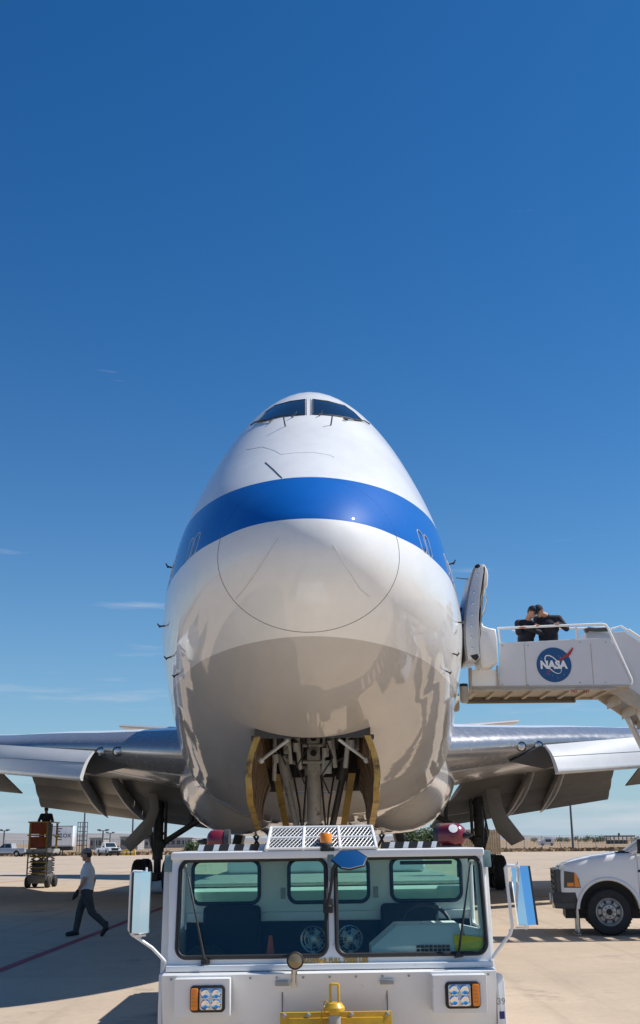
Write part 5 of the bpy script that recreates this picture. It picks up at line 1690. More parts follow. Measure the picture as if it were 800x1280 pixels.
mb = MB(); mb.prism([V(xd0 + .02, YS - .012, cz - .30), V(xd0 + .9, YS - .012, cz - .31), V(xd0 + .9, YS - .012, cz - .345), V(xd0 + .0, YS - .012, cz - .345)], (0, .011, 0)); mb.build('door_trim', 'black', ST, smooth=0)
mb = MB(); mb.path([wsb + V(-.12, .15, .04), wsb + V(-.2, .4, .035), wsb + V(-.1, .8, .05)], .02, n=6); mb.box(wsb + V(-.28, .12, .0), wsb + V(-.02, 1.65, .03), bev=.01); mb.build('cowl_wiper', 'black', ST)
mb = MB(); mb.box((xd0 + .02, YS - .2, cz + .02), (xd0 + .12, YS - .02, cz + .27), bev=.02); mb.build('door_mirror', 'black', ST)
# grille, headlights, bumper
mb = MB(); mb.box((X_f - .055, YS + .03, .79), (X_f + .04, YS + 1.97, 1.23), bev=.03)
for z in (.86, .97, 1.08, 1.17): mb.box((X_f - .09, YS + .10, z), (X_f - .04, YS + 1.9, z + .045), bev=.012)
for y in (YS + .10, YS + .95, YS + 1.86): mb.box((X_f - .095, y, .83), (X_f - .05, y + .05, 1.22), bev=.01)
mb.build('grille', 'bumpergrey', ST)
for yy, s in ((YS, -1), (YS + 2.0, 1)):
    q = [P(706, 1089, YS), P(719, 1091, YS), P(724, 1098, YS), P(727, 1110, YS), P(706, 1110, YS)]
    mb = MB(); mb.prism([V(p.x, yy + s * .012, p.z) for p in q], (0, -s * .05, 0), bev=.006); h = mb.build('headlight', 'glass_dark', ST, smooth=20)
    q = [P(718.5, 1091.5, YS), P(721.5, 1093, YS), P(726.5, 1109, YS), P(719, 1109, YS)]
    mb = MB(); mb.prism([V(p.x, yy + s * .018, p.z) for p in q], (0, -s * .03, 0), bev=.005); mb.build('side_marker', 'amber', h, smooth=20)
    q = [P(710, 1103.5, YS), P(718, 1103.5, YS), P(718, 1108.5, YS), P(710, 1108.5, YS)]
    mb = MB(); mb.prism([V(p.x, yy + s * .018, p.z) for p in q], (0, -s * .03, 0), bev=.005); mb.build('turn_signal', 'amber', h, smooth=20)
mb = MB(); mb.prism([V(X_f - .10, YS + .03, .50), V(X_f - .13, YS + .03, .62), V(X_f - .11, YS + .03, .815), V(wc.x - AR - .035, YS + .03, .86), V(wc.x - AR - .04, YS + .03, .58), V(X_f + .3, YS + .03, .48)], (0, 1.94, 0), bev=.035, seg=3); mb.build('front_bumper', 'bumpergrey', ST)
mb = MB()
mb.box((X_f - .14, YS + .02, .60), (wc.x - AR - .05, YS + .05, .80), bev=.01); mb.build('bumper_cap', 'darkmetal', ST)
for y in (YS + .2, YS + 1.7):
    mb = MB(); mb.box((X_f - .15, y, .5), (X_f - .06, y + .12, .72), bev=.02); mb.build('bumper_guard', 'steel', ST)
mb = MB(); mb.box((wc.x - AR - .05, YS + .32, .40), (wc.x + AR + .05, YS + 1.68, 1.12)); mb.box((X_f + .1, YS + .35, .3), (xd0 + 2, YS + 1.6, .5)); mb.build('wheel_housing', 'black', ST, smooth=0)


def road_wheel(x, y, s):
    mb = MB(); c = V(x, y, WR)
    w = .25
    prof = [(.60 * WR, -.11), (.80 * WR, -.125), (.93 * WR, -.11), (.985 * WR, -.07), (WR, -.03), (WR, .03), (.985 * WR, .07), (.93 * WR, .11), (.8 * WR, .125), (.6 * WR, .11)]
    mb.lathe(prof, c, (0, 1, 0), 36, caps=False)
    for k in range(40):
        a = 2 * math.pi * k / 40
        mb.box((-.012, -.10, WR - .006), (.012, -.055, WR + .006), mtx=Matrix.Translation(c) @ Matrix.Rotation(a, 4, 'Y'))
        mb.box((-.012, .055, WR - .006), (.012, .10, WR + .006), mtx=Matrix.Translation(c) @ Matrix.Rotation(a + .07, 4, 'Y'))
    t = mb.build('wheel', 'tyre', ST, smooth=30)
    mb = MB(); mb.lathe([(.59 * WR, .10), (.60 * WR, -.10), (.56 * WR, -.105), (.53 * WR, -.07), (.47 * WR, -.01), (.36 * WR, -.02), (.30 * WR, -.075), (.16 * WR, -.08), (.15 * WR, -.06), (.0, -.055)], c, (0, 1, 0), 36); r = mb.build('rim', 'rim', t)
    mb = MB(); mb.lathe([(.125 * WR, -.06), (.12 * WR, -.11), (.07 * WR, -.125), (0, -.126)], c, (0, 1, 0), 18); mb.build('hub', 'black', t)
    for k in range(8):
        a = 2 * math.pi * k / 8
        mb = MB(); mb.tube(c + V(.23 * WR * math.cos(a), -.07, .23 * WR * math.sin(a)), c + V(.23 * WR * math.cos(a), -.10, .23 * WR * math.sin(a)), .013, n=6); mb.build('lug_nut', 'darkmetal', t)
        mb = MB(); a += .39; mb.tube(c + V(.42 * WR * math.cos(a), -.035, .42 * WR * math.sin(a)), c + V(.42 * WR * math.cos(a), -.012, .42 * WR * math.sin(a)), .026, n=10); mb.build('rim_hole', 'black', t)


for x in (wc.x, wc.x + 4.6):
    for y in (YS + .14, YS + 1.86): road_wheel(x, y, 1)
# bed and stabiliser jacks
mb = MB(); mb.box((xd0 + 2.3, YS - .1, .75), (xd0 + 6.6, YS + 2.1, .95), bev=.02); mb.build('truck_bed', 'stair_white', ST)
for u, y in ((713, YS + .75), (719.5, YS + .35)):
    p = P(u, 1140, y)
    mb = MB(); mb.tube((p.x, y, .60), (p.x, y, .30), .045, n=12); mb.tube((p.x, y, .32), (p.x, y, .03), .034, n=12); mb.lathe([(.09, 0), (.09, .02), (.03, .045)], (p.x, y, .0), (0, 0, 1), 16); mb.build('stabiliser_jack', 'steel', ST)
mb = MB(); mb.path([(X_f + .35, YS + .3, .5), (X_f + .42, YS + .3, .36), (X_f + .5, YS + .3, .40), (X_f + .48, YS + .3, .52)], .014, n=6); mb.path([(X_f + .1, YS + .4, .5), (X_f + .2, YS + .4, .42), (X_f + .3, YS + .4, .5)], .012, n=6); mb.build('jack_hose', 'black', ST)

# the truck stands a few degrees askew
rotT = Matrix.Translation((wc.x - 8.0, YS - 24.2, 0)) @ Matrix.Rotation(R(-9), 4, 'Z') @ Matrix.Translation((8.0 - wc.x, 24.2 - YS, 0))
def turn(o):
    o.data.transform(rotT)
    for c in o.children: turn(c)
for c in list(ST.children): turn(c)

# platform: near panel with emblem, rails, deck frame, stairs
YN, YD = 22.2, 23.7
pa = [P(625.5, 803.5, YN), P(762, 797, YN), P(788, 851.5, YN), P(787, 856, YN), P(623.5, 860, YN)]
mb = MB(); mb.prism(pa, (0, .05, 0), bev=.006); panel = mb.build('side_panel', 'stair_white', ST, smooth=20)
far = [p + V(0, YD - YN, 0) for p in pa]
mb = MB(); mb.prism([far[0] + V(1.9, 0, 0), far[1], far[2], far[3], far[4]], (0, .05, 0), bev=.006); mb.build('side_panel', 'stair_white', ST, smooth=20)
mb = MB(); mb.path([P(622, 785.5, YN), P(700, 782, YN), P(752, 780, YN), P(757, 781, YN), P(760, 785, YN), P(789, 848, YN), P(790, 852, YN), P(788, 856, YN)], .024, n=10)
mb.tube(P(623.5, 786, YN), P(625.5, 804, YN), .022, n=8); mb.tube(P(720, 782, YN), P(721, 799.5, YN), .02, n=8); mb.build('guard_rail', 'label', ST)
mb = MB(); mb.path([P(640, 789, YD), P(700, 786, YD), P(757, 784, YD), P(775, 820, YD)], .022, n=8); mb.tube(P(722, 785, YD), P(722, 802, YD), .03, n=8); mb.build('guard_rail', 'label', ST)
zd = P(700, 858, YN).z
xl, xr = P(589, 858, YN).x, P(786, 856, YN).x
deck = MB(); deck.box((xl, YN - .01, zd - .03), (xr, YD + .06, zd + .02), bev=.005); dk = deck.build('deck', 'tan', ST)
mb = MB(); mb.box((xl + .02, YN - .03, zd - .085), (xr - .25, YN + .03, zd - .032), bev=.006); mb.box((xl + .02, YD, zd - .085), (xr - .25, YD + .06, zd - .032), bev=.006)
for x in np.linspace(xl + .1, xr - .4, 8): mb.box((x, YN + .04, zd - .08), (x + .06, YD, zd - .035))
mb.build('deck_frame', 'tan', ST, smooth=30)
for x in np.linspace(xl + .25, xr - .5, 6):
    mb = MB(); mb.prism([(x, YN - .045, zd - .04), (x + .03, YN - .045, zd - .04), (x - .05, YN - .045, zd - .08), (x - .08, YN - .045, zd - .08)], (0, .014, 0)); mb.build('gusset', 'tan', ST, smooth=0)
mb = MB(); mb.box((xl + .08, YD - .1, zd - .15), (P(739, 866, YN).x, YD + .02, zd - .09), bev=.01); mb.build('slide_beam', 'darktan', ST)
for u in (717.5, 733):
    text('stair_lettering', '747', .085, Matrix.Translation(P(u, 864.5, YN - .036)) @ FRONT, 'redtext', ST, bold=.002, depth=.002)
mb = MB(); mb.prism([P(590, 837, YN), P(621, 837, YN), P(621.5, 858, YN), P(590, 858, YN)], (0, .04, 0)); mb.build('end_panel', 'label', ST, smooth=0)
mb = MB(); mb.tube(P(587.5, 835, YN), P(588, 862, YN), .035, n=10); mb.tube(P(621.5, 832, YN - .02), P(622.5, 860, YN - .02), .022, n=8); mb.build('end_post', 'tan', ST)
for y in (YN, YD):
    pz = P(580, 867, YN)
    mb = MB(); mb.lathe([(.02, -.19), (.075, -.17), (.085, -.1), (.085, .13), (.07, .17), (.02, .18)], (pz.x, y, pz.z), (0, 0, 1), 20); mb.build('bumper_roller', 'tan', ST)
    mb = MB(); mb.lathe([(.02, .13), (.087, .135), (.08, .19), (.02, .2)], (pz.x, y, pz.z), (0, 0, 1), 20); mb.build('roller_cap', 'black', ST)
# emblem on the panel: blue disc, red vector, orbit, letters, stars
ec = P(692.5, 831, YN - .004)
er = .345
mb = MB(); mb.tube(ec + V(0, .002, 0), ec + V(0, -.004, 0), er, n=64); emb = mb.build('emblem', 'nasablue', panel, smooth=30)
EX = lambda x, z, d=-.006: ec + V(x * er, d, z * er)
mb = MB()
orb = []
for i in range(49):
    a = 2 * math.pi * i / 48
    x, z = .62 * math.cos(a), .30 * math.sin(a)
    t = R(-52); orb.append((x * math.cos(t) - z * math.sin(t) - .05, x * math.sin(t) + z * math.cos(t) + .02))
for i in range(48):
    w0 = .012 + .02 * abs(math.sin(math.pi * i / 48)); 
    (a, b), (c, d) = orb[i], orb[i + 1]
    n = Vector((-(d - b), c - a)).normalized() * w0
    mb.face([EX(a - n.x, b - n.y, -.0055), EX(c - n.x, d - n.y, -.0055), EX(c + n.x, d + n.y, -.0055), EX(a + n.x, b + n.y, -.0055)])
mb.build('orbit_ring', 'label', panel, smooth=0)
mb = MB()
sw = [(-.62, -.60), (-.30, -.18), (.05, .14), (.45, .38), (.80, .62), (1.12, 1.0), (1.16, .93), (.98, .60), (.72, .36), (.40, .20), (.12, .04), (-.22, -.26)]
mb.prism([EX(x, z, -.0065) for x, z in ((.02, .10), (.45, .40), (.80, .64), (1.13, 1.0), (1.17, .92), (1.02, .62), (.86, .46), (.60, .40), (.40, .22), (.20, .12))], (0, -.0015, 0)); mb.build('red_vector', 'nasared', panel, smooth=0)
mb = MB(); mb.prism([EX(x, z, -.0065) for x, z in ((-.56, -.58), (-.28, -.27), (-.20, -.32))], (0, -.0015, 0)); mb.build('vector_tail', 'nasared', panel, smooth=0)
text('emblem_lettering', 'NASA', er * .62, Matrix.Translation(EX(-.03, -.02, -.009)) @ FRONT, 'label', panel, bold=er * .030, depth=.001, sx=.96)
for i in range(26):
    a = rnd.uniform(0, 6.28); q = rnd.uniform(.2, .88); r = rnd.uniform(.008, .018)
    x, z = q * math.cos(a), q * math.sin(a)
    if abs(z) < .3: continue
    mb = MB(); mb.tube(EX(x, z, -.004), EX(x, z, -.0055), r * er, n=6); mb.build('emblem_star', 'label', panel, smooth=0)
for u_ in (628, 660, 725, 757):
    for v_ in ((807, 856) if u_ < 700 else (803, 853)):
        q = P(u_, v_, YN - .001); mb = MB(); mb.lathe([(.016, 0), (.014, -.008), (0, -.01)], q, (0, 1, 0), 8); mb.build('panel_bolt', 'gearsteel', ST)
for u_ in (655, 738):
    q0, q1 = P(u_, 803, YN), P(u_, 858, YN)
    mb = MB(); mb.box((q0.x - .006, YN - .004, q1.z), (q0.x + .006, YN + .001, q0.z - .02)); mb.build('panel_joint', 'tan', ST, smooth=0)
# control box and rolled mat behind the rail
mb = MB(); mb.box(P(733, 799, YN + .7), P(765, 789, YN + .7) + V(0, .5, 0), bev=.02); mb.build('control_box', 'stair_white', ST)
mb = MB(); mb.path([P(731, 789, YN + .6), P(736, 786.5, YN + .6), P(744, 787, YN + .6), P(752, 786.8, YN + .6), P(760, 786.5, YN + .6)], .05, n=10); mb.build('rolled_mat', 'bumpergrey', ST)
# stair flight
T0, T1 = P(764, 790, YN + .12), P(785, 788.5, YN + .12)
slope = math.tan(R(36))
Ln = 7.2
def dn(p, d): return p + V(d, 0, -slope * d)
for y0 in (YN + .12, YD - .2):
    A0 = V(xr - .55, y0, zd - .04); A1 = V(xr + .15, y0, zd + 1.18)
    mb = MB(); q = [V(xr - .05, y0, zd + .02), V(P(765, 790, YN).x, y0, P(765, 789, YN).z), V(P(783, 788, YN).x, y0, P(783, 788, YN).z)]
    q += [dn(q[2], Ln), dn(q[0], Ln + .3)]
    mb.prism(q, (0, .05, 0), bev=.006); mb.build('stair_side', 'stair_white', ST, smooth=20)
    mb = MB(); h0 = P(778, 787.5, YN); h0 = V(h0.x, y0 - .02, h0.z + .04); mb.path([V(P(752, 780, YN).x + .2, y0, P(757, 784, YN).z - .02), h0 + V(0, 0, .06), dn(h0, Ln) + V(0, 0, .06)], .024, n=8); h1 = P(787, 787.5, YN); h1 = V(h1.x, y0 - .03, h1.z + .03); mb.tube(h1, dn(h1, Ln), .022, n=8); mb.build('stair_rail', 'label', ST)
    mb = MB(); s0 = V(xr - .42, y0 - .03, zd - .03); mb.prism([s0, s0 + V(.42, 0, .02), dn(s0 + V(.42, 0, .02), Ln + .4), dn(s0, Ln + .4)], (0, .09, 0), bev=.01); mb.build('stringer', 'tan', ST, smooth=20)
for k in range(24):
    d = .12 + k * .29
    c = V(xr - .25 + d, 0, zd - slope * d - .06)
    mb = MB(); mb.box((c.x - .02, YN + .2, c.z), (c.x + .27, YD - .22, c.z + .035), bev=.005); mb.box((c.x - .015, YN + .2, c.z - .17), (c.x + .0, YD - .22, c.z)); mb.build('stair_tread', 'tan', ST, smooth=0)
for y in (YN + .3, YD - .3):
    for a, b in (((xr + .2, zd - .4), (xr + 1.6, .95)), ((xr + 3.4, 2.2), (xr + 2.2, .95))):
        mb = MB(); mb.tube((a[0], y, a[1]), (b[0], y, b[1]), .06, n=10); mb.build('stair_support', 'stair_white', ST)

# two people at the rail
fz = zd + .02
def on_rail(u): 
    p = P(u, 783, YN); return p
# left one: turned to the right, looking down at the rail
o = V(P(657, 800, YN + .55).x, YN + .5, fz)
def loc(o, h, p):
    d = Matrix.Rotation(R(-h), 3, 'Z') @ (Vector(p) - o); return tuple(d)
h = -75
rl, rr2 = P(655, 786, YN - .0), P(650.5, 786, YN - .0)
JL = dict(head=(.26, .05, 1.53), look=(.72, .42, -.55), neck=(.14, 0, 1.38), chest=(.06, 0, 1.17), pelvis=(-.06, 0, .90),
          shL=(.09, .19, 1.31), shR=(.09, -.19, 1.31), elL=(.24, .25, 1.10), elR=(.22, -.26, 1.10), wrL=loc(o, h, rl + V(.02, .10, .06)), wrR=loc(o, h, rr2 + V(-.02, .10, .06)), hdL=loc(o, h, rl), hdR=loc(o, h, rr2),
          hipL=(-.05, .09, .87), hipR=(-.05, -.09, .87), knL=(.0, .1, .48), knR=(-.02, -.1, .48), anL=(-.06, .1, .1), anR=(-.1, -.1, .1), toeL=(.10, .12, .05), toeR=(.07, -.12, .05))
person('person', tuple(o), h, 'shorter person in navy uniform and cap at the left on the stair platform rail', JL,
       dict(skin='skin', shirt='navy', trousers='navy', cap='navy', palmL=V(0, 1, 0), palmR=V(0, 1, 0)))
o = V(P(685, 800, YN + .55).x, YN + .48, fz)
h = -98
rl, rr2 = P(697, 781.5, YN), P(672, 783.5, YN)
JR = dict(head=(.24, -.17, 1.55), look=(.62, -.45, -.6), neck=(.11, -.03, 1.47), chest=(.04, 0, 1.24), pelvis=(-.06, 0, .94),
          shL=(.07, .22, 1.40), shR=(.06, -.21, 1.40), elL=(.12, .36, 1.19), elR=(.2, -.30, 1.16), wrL=loc(o, h, rl + V(.02, .10, .06)), wrR=loc(o, h, rr2 + V(-.02, .10, .06)), hdL=loc(o, h, rl), hdR=loc(o, h, rr2),
          hipL=(-.05, .1, .91), hipR=(-.05, -.1, .91), knL=(.0, .11, .5), knR=(-.02, -.11, .5), anL=(-.06, .12, .1), anR=(-.1, -.12, .1), toeL=(.10, .14, .05), toeR=(.07, -.14, .05))
pr = person('person', tuple(o), h, 'broader man in navy jacket and cap leaning on the stair rail at right', JR,
            dict(skin='skin', shirt='navy', trousers='navy', cap='navy', fat=1.16, palmL=V(0, 1, 0), palmR=V(0, 1, 0)))
mb = MB(); mb.box((.02, .13, 1.27), (.19, .20, 1.30)); mb.build('name_tape', 'label', pr, smooth=0, local=True)
mb = MB(); mb.ell((.07, .305, 1.37), (.04, .012, .045), 10); mb.build('shoulder_patch', 'label', pr, local=True)

# ------------------------------------------------------------------ scissor lift and its rider
gl = PG(47.5, 1103.5)
LX, LY = P(45, 1107, 49.8).x, 49.8
SL = thing('scissor_lift', (LX, LY, 0), 'small scissor lift with brown-red covered basket and yellow rails standing in the shade at left', 'scissor lift')
mb = MB(); mb.box((LX - .36, LY, .18), (LX + .36, LY + 1.8, .55), bev=.03); mb.box((LX - .4, LY - .02, .3), (LX + .4, LY + .1, .5), bev=.02); mb.build('chassis', 'liftgrey', SL)
for x in (LX - .42, LX + .42):
    for y in (LY + .25, LY + 1.5):
        mb = MB(); mb.lathe([(.12, -.08), (.2, -.1), (.235, -.06), (.24, 0), (.235, .06), (.2, .1), (.12, .08)], (x, y, .24), (1, 0, 0), 24); w = mb.build('wheel', 'tyre', SL); mb = MB(); mb.lathe([(.12, -.06), (.12, .06)], (x, y, .24), (1, 0, 0), 16); mb.build('rim', 'gearsteel', w)
for k in range(4):
    z0 = .58 + k * .20
    for x in (LX - .28, LX + .28):
        for d in (0, 1):
            mb = MB(); a, b = (LY + .1, LY + 1.7) if d else (LY + 1.7, LY + .1); mb.tube((x + .04 * d, a, z0), (x + .04 * d, b, z0 + .19), .035, n=6); mb.build('scissor_arm', 'darkmetal', SL, smooth=0)
    for y in (LY + .1, LY + 1.7):
        mb = MB(); mb.tube((LX - .34, y, z0 + .1), (LX + .34, y, z0 + .1), .03, n=8); mb.build('cross_pin', 'liftgrey', SL)
mb = MB(); mb.box((LX - .30, LY + .3, .56), (LX + .30, LY + 1.5, 1.05), bev=.03); mb.box((LX - .2, LY + .05, .56), (LX + .14, LY + .28, .9), bev=.02); mb.build('pump_housing', 'darkmetal', SL)
mb = MB(); mb.tube((LX - .12, LY + .25, .8), (LX + .05, LY + 1.2, 1.36), .06, n=10); mb.build('lift_ram', 'gearsteel', SL)
for x in (LX - .44, LX + .40):
    mb = MB(); mb.box((x, LY - .03, .5), (x + .05, LY + .02, 1.4)); mb.build('ladder_rail', 'liftgrey', SL, smooth=0)
for k in range(4):
    mb = MB(); mb.tube((LX - .42, LY - .01, .6 + .22 * k), (LX + .43, LY - .01, .6 + .22 * k), .02, n=6); mb.build('ladder_rung', 'liftyellow', SL)
PZ = 1.42
mb = MB(); mb.box((LX - .5, LY - .05, PZ), (LX + .5, LY + 1.9, PZ + .16), bev=.015); mb.build('platform', 'gearsteel', SL)
mb = MB(); mb.box((LX - .58, LY - .1, PZ - .06), (LX + .58, LY, PZ + .02), bev=.01); mb.build('platform_step', 'liftgrey', SL)
for x in (LX - .44, LX + .30, ):
    for y in (LY, LY + 1.8):
        mb = MB(); mb.box((x, y, PZ + .16), (x + .09, y + .05, PZ + 1.27), bev=.008); mb.build('rail_post', 'liftyellow', SL)
for z in (PZ + .70, PZ + 1.24):
    mb = MB(); mb.box((LX - .5, LY - .02, z), (LX + .46, LY + .03, z + .055), bev=.008); mb.build('rail_bar', 'liftyellow', SL)
    mb = MB(); mb.box((LX - .5, LY + .03, z), (LX - .45, LY + 1.85, z + .05), bev=.008); mb.build('rail_bar', 'liftyellow', SL)
    mb = MB(); mb.box((LX + .41, LY + .03, z), (LX + .46, LY + 1.85, z + .05), bev=.008); mb.build('rail_bar', 'liftyellow', SL)
for z in (PZ + .2, PZ + .78):
    mb = MB(); mb.box((LX - .42, LY + .035, z), (LX + .38, LY + .06, z + .46), bev=.01); mb.build('cover_panel', 'liftred', SL)
mb = MB(); mb.box((LX + .40, LY - .12, PZ + .2), (LX + .56, LY + .08, PZ + 1.2), bev=.02); mb.build('control_panel', 'liftgrey', SL)
mb = MB(); mb.box((LX + .43, LY - .13, PZ + .02), (LX + .58, LY - .1, PZ + .2), bev=.005); mb.build('decal_plate', 'label', SL)
JP = dict(head=(.05, 0, 1.63), look=(1, .1, -.25), neck=(0, 0, 1.47), chest=(-.01, 0, 1.24), pelvis=(0, 0, .94),
          shL=(-.0, .2, 1.40), shR=(0, -.2, 1.40), elL=(.05, .3, 1.16), elR=(.05, -.3, 1.16), wrL=(.22, .2, 1.05), wrR=(.22, -.2, 1.05), hdL=(.3, .18, 1.04), hdR=(.3, -.18, 1.04),
          hipL=(0, .1, .91), hipR=(0, -.1, .91), knL=(.02, .11, .5), knR=(.02, -.11, .5), anL=(-.02, .12, .1), anR=(-.02, -.12, .1), toeL=(.14, .13, .05), toeR=(.14, -.13, .05))
person('person', (LX + .12, LY + .6, PZ + .16), -90, 'man in black standing up in the scissor lift basket', JP,
       dict(skin='skin_dark', shirt='navy', trousers='navy', cap='hair', vox=.013, palmL=V(0, 1, 0), palmR=V(0, 1, 0)))

# ------------------------------------------------------------------ background
def pickup(x, y, rz, m, label, group='pickup trucks parked at the far edge of the apron'):
    """local: nose towards +x"""
    root = thing('pickup_truck', (x, y, 0), label, 'pickup truck', group)
    root.rotation_euler = (0, 0, R(rz))
    def b(mb, nm, mt, par=root, sm=35): return mb.build(nm, mt, par, smooth=sm, local=True)
    mb = MB()
    def strip(xs, zl, zh, hw):
        rows = []
        for X in xs:
            l, h, w = zl(X), zh(X), hw(X)
            rows.append([V(X, -w, l), V(X, -w, h - .12), V(X, -w + .05, h - .03), V(X, -w + .16, h), V(X, w - .16, h), V(X, w - .05, h - .03), V(X, w, h - .12), V(X, w, l)])
        mb.rings(rows)
    wx = (1.85, -1.75)
    def zl(X):
        for w in wx:
            if abs(X - w) < .5: return .42 + math.sqrt(.25 - (X - w) ** 2)
        return .5
    xs = sorted([-2.95, -2.9, 2.75, 2.88, 2.95, .95, -.9] + [w + .5 * math.cos(R(a)) * .999 for w in wx for a in range(0, 181, 20)])
    strip(xs, zl, lambda X: 1.17 if X < -.9 else (1.2 if X < .95 else 1.22 - max(0, X - 1.0) * .06 - max(0, X - 2.7) * .35), lambda X: 1.0 - max(0, X - 2.6) * .25)
    b(mb, 'body', m)
    mb = MB()
    mb.prism([V(1.15, -.90, 1.19), V(.35, -.78, 1.86), V(-.7, -.78, 1.9), V(-.95, -.9, 1.17)], (0, 0, 0)) if False else None
    rows = [[V(1.2, -.92, 1.19), V(.36, -.76, 1.86), V(-.78, -.76, 1.88), V(-1.0, -.92, 1.17)], [V(1.2, .92, 1.19), V(.36, .76, 1.86), V(-.78, .76, 1.88), V(-1.0, .92, 1.17)]]
    mb.rings(rows); b(mb, 'cab', m, sm=20)
    mb = MB(); mb.box((-2.85, -.9, 1.16), (-1.05, .9, 1.175)); b(mb, 'bed_floor', 'bldg_dark', sm=0)
    mb = MB(); mb.face([V(1.14, -.80, 1.245), V(1.14, .80, 1.245), V(.43, .68, 1.81), V(.43, -.68, 1.81)]); bmesh.ops.translate(mb.bm, vec=(.012, 0, .012), verts=mb.bm.verts[:]); b(mb, 'windshield', 'glass_truck', sm=0)
    for s in (-1, 1):
        for x0, x1, t0, t1 in ((.92, .18, .38, .18), (.10, -.82, .10, -.70)):
            mb = MB(); f = lambda X, Z: V(X, s * (.92 - (Z - 1.18) / .69 * .16 + .012), Z); mb.face([f(x0, 1.26), f(x1, 1.26), f(t1, 1.78), f(t0, 1.78)]); b(mb, 'side_window', 'glass_truck', sm=0)
        mb = MB(); mb.box((.86, s * 1.0 - (.0 if s > 0 else .2), 1.2), (.96, s * 1.0 + (.2 if s > 0 else 0), 1.42), bev=.02); b(mb, 'door_mirror', 'black')
        mb = MB(); mb.box((2.86, s * .62 - .2, .92), (2.95, s * .62 + .2, 1.08), bev=.02); b(mb, 'headlight', 'lens')
        for w in wx:
            mb = MB(); wheel(mb, V(w, s * .86, .40), .40, .26, V(0, 1, 0)); b(mb, 'wheel', ['tyre', 'rim'])
    mb = MB(); mb.box((2.86, -.52, .78), (2.975, .52, 1.12), bev=.03); b(mb, 'grille', 'black')
    mb = MB(); mb.box((2.85, -.98, .5), (3.02, .98, .72), bev=.04); b(mb, 'front_bumper', 'black')
    mb = MB(); mb.box((-3.05, -.95, .52), (-2.93, .95, .68), bev=.03); b(mb, 'rear_bumper', 'steel')
    mb = MB(); mb.box((-2.7, -.85, .35), (2.7, .85, .52)); b(mb, 'chassis', 'black', sm=0)
    return root


def at(u, Y): return P(u, 1060, Y).x


pickup(at(10, 172), 172, 172, 'silver', 'silver crew cab pickup side-on at the far left edge of the apron')
pk = pickup(at(136, 172), 172, -62, 'truck_white', 'white pickup facing the camera on the far apron between fence and lift')

# box trailer
Yt = 176.0
x0, x1 = at(42, Yt), at(90, Yt)
BT = thing('box_trailer', ((x0 + x1) / 2, Yt, 0), 'long white box trailer with dark lettering parked behind the scissor lift', 'trailer')
zb, zt = 1.35, 1.35 + 3.0
mb = MB(); mb.box((x0, Yt, zb), (x1, Yt + 2.5, zt), bev=.05); box = mb.build('trailer_box', 'truck_white', BT)
mb = MB(); mb.box((x0 - .02, Yt - .03, zt - .12), (x1 + .02, Yt + .02, zt + .02)); mb.box((x0, Yt - .03, zb), (x1, Yt + .02, zb + .15)); mb.build('trim_rail', 'gearsteel', BT, smooth=0)
for i in range(9):
    x = x0 + .4 + (x1 - x0 - .8) * i / 8
    mb = MB(); mb.box((x, Yt - .012, zb + .16), (x + .05, Yt + .01, zt - .13)); mb.build('panel_rib', 'stair_white', BT, smooth=0)
text('trailer_lettering', 'VALOX', .8, Matrix.Translation((at(77, Yt), Yt - .03, zb + 1.55)) @ FRONT, 'darktext', BT, bold=.01)
for k, z in enumerate((2.3, 2.7, 3.1, 3.5, 3.9)):
    mb = MB(); mb.box((at(70, Yt), Yt - .03, z), (at(70, Yt) + rnd.uniform(.5, .9), Yt - .01, z + .12)); mb.build('text_bar', 'darktext', BT, smooth=0)
for x in (x0 + 1.0, x0 + 2.2, at(68.5, Yt), at(71.5, Yt)):
    mb = MB(); wheel(mb, V(x, Yt + .2, .5), .5, .3, V(0, 1, 0)); mb.build('wheel', ['tyre', 'truck_white'], BT)
mb = MB(); mb.box((x0 + .3, Yt + .4, .8), (x1 - .3, Yt + 2.1, zb - .005)); mb.build('chassis', 'black', BT, smooth=0)
mb = MB(); mb.box((at(77, Yt), Yt + .3, 0), (at(77, Yt) + .15, Yt + .5, zb)); mb.build('landing_leg', 'darkmetal', BT, smooth=0)

# lattice frame and lamp posts
def post(u, v_top, Y, r, label, arms=0, group=None, v_ref=None):
    x = at(u, Y); z = P(u, v_top, Y).z
    root = thing('light_pole', (x, Y, 0), label, 'light pole', group)
    mb = MB(); mb.tube((x, Y, -.1), (x, Y, z), r, r * .6, 10); mb.build('pole', 'pole', root)
    if arms:
        mb = MB(); mb.box((x - arms, Y - .1, z - .15), (x + arms, Y + .1, z), bev=.02); mb.build('cross_arm', 'pole', root)
        for s in (-1, 1):
            mb = MB(); mb.box((x + s * arms - .35, Y - .25, z - .05), (x + s * arms + .35, Y + .25, z + .22), bev=.04); mb.build('lamp_head', 'pole', root)
    return root


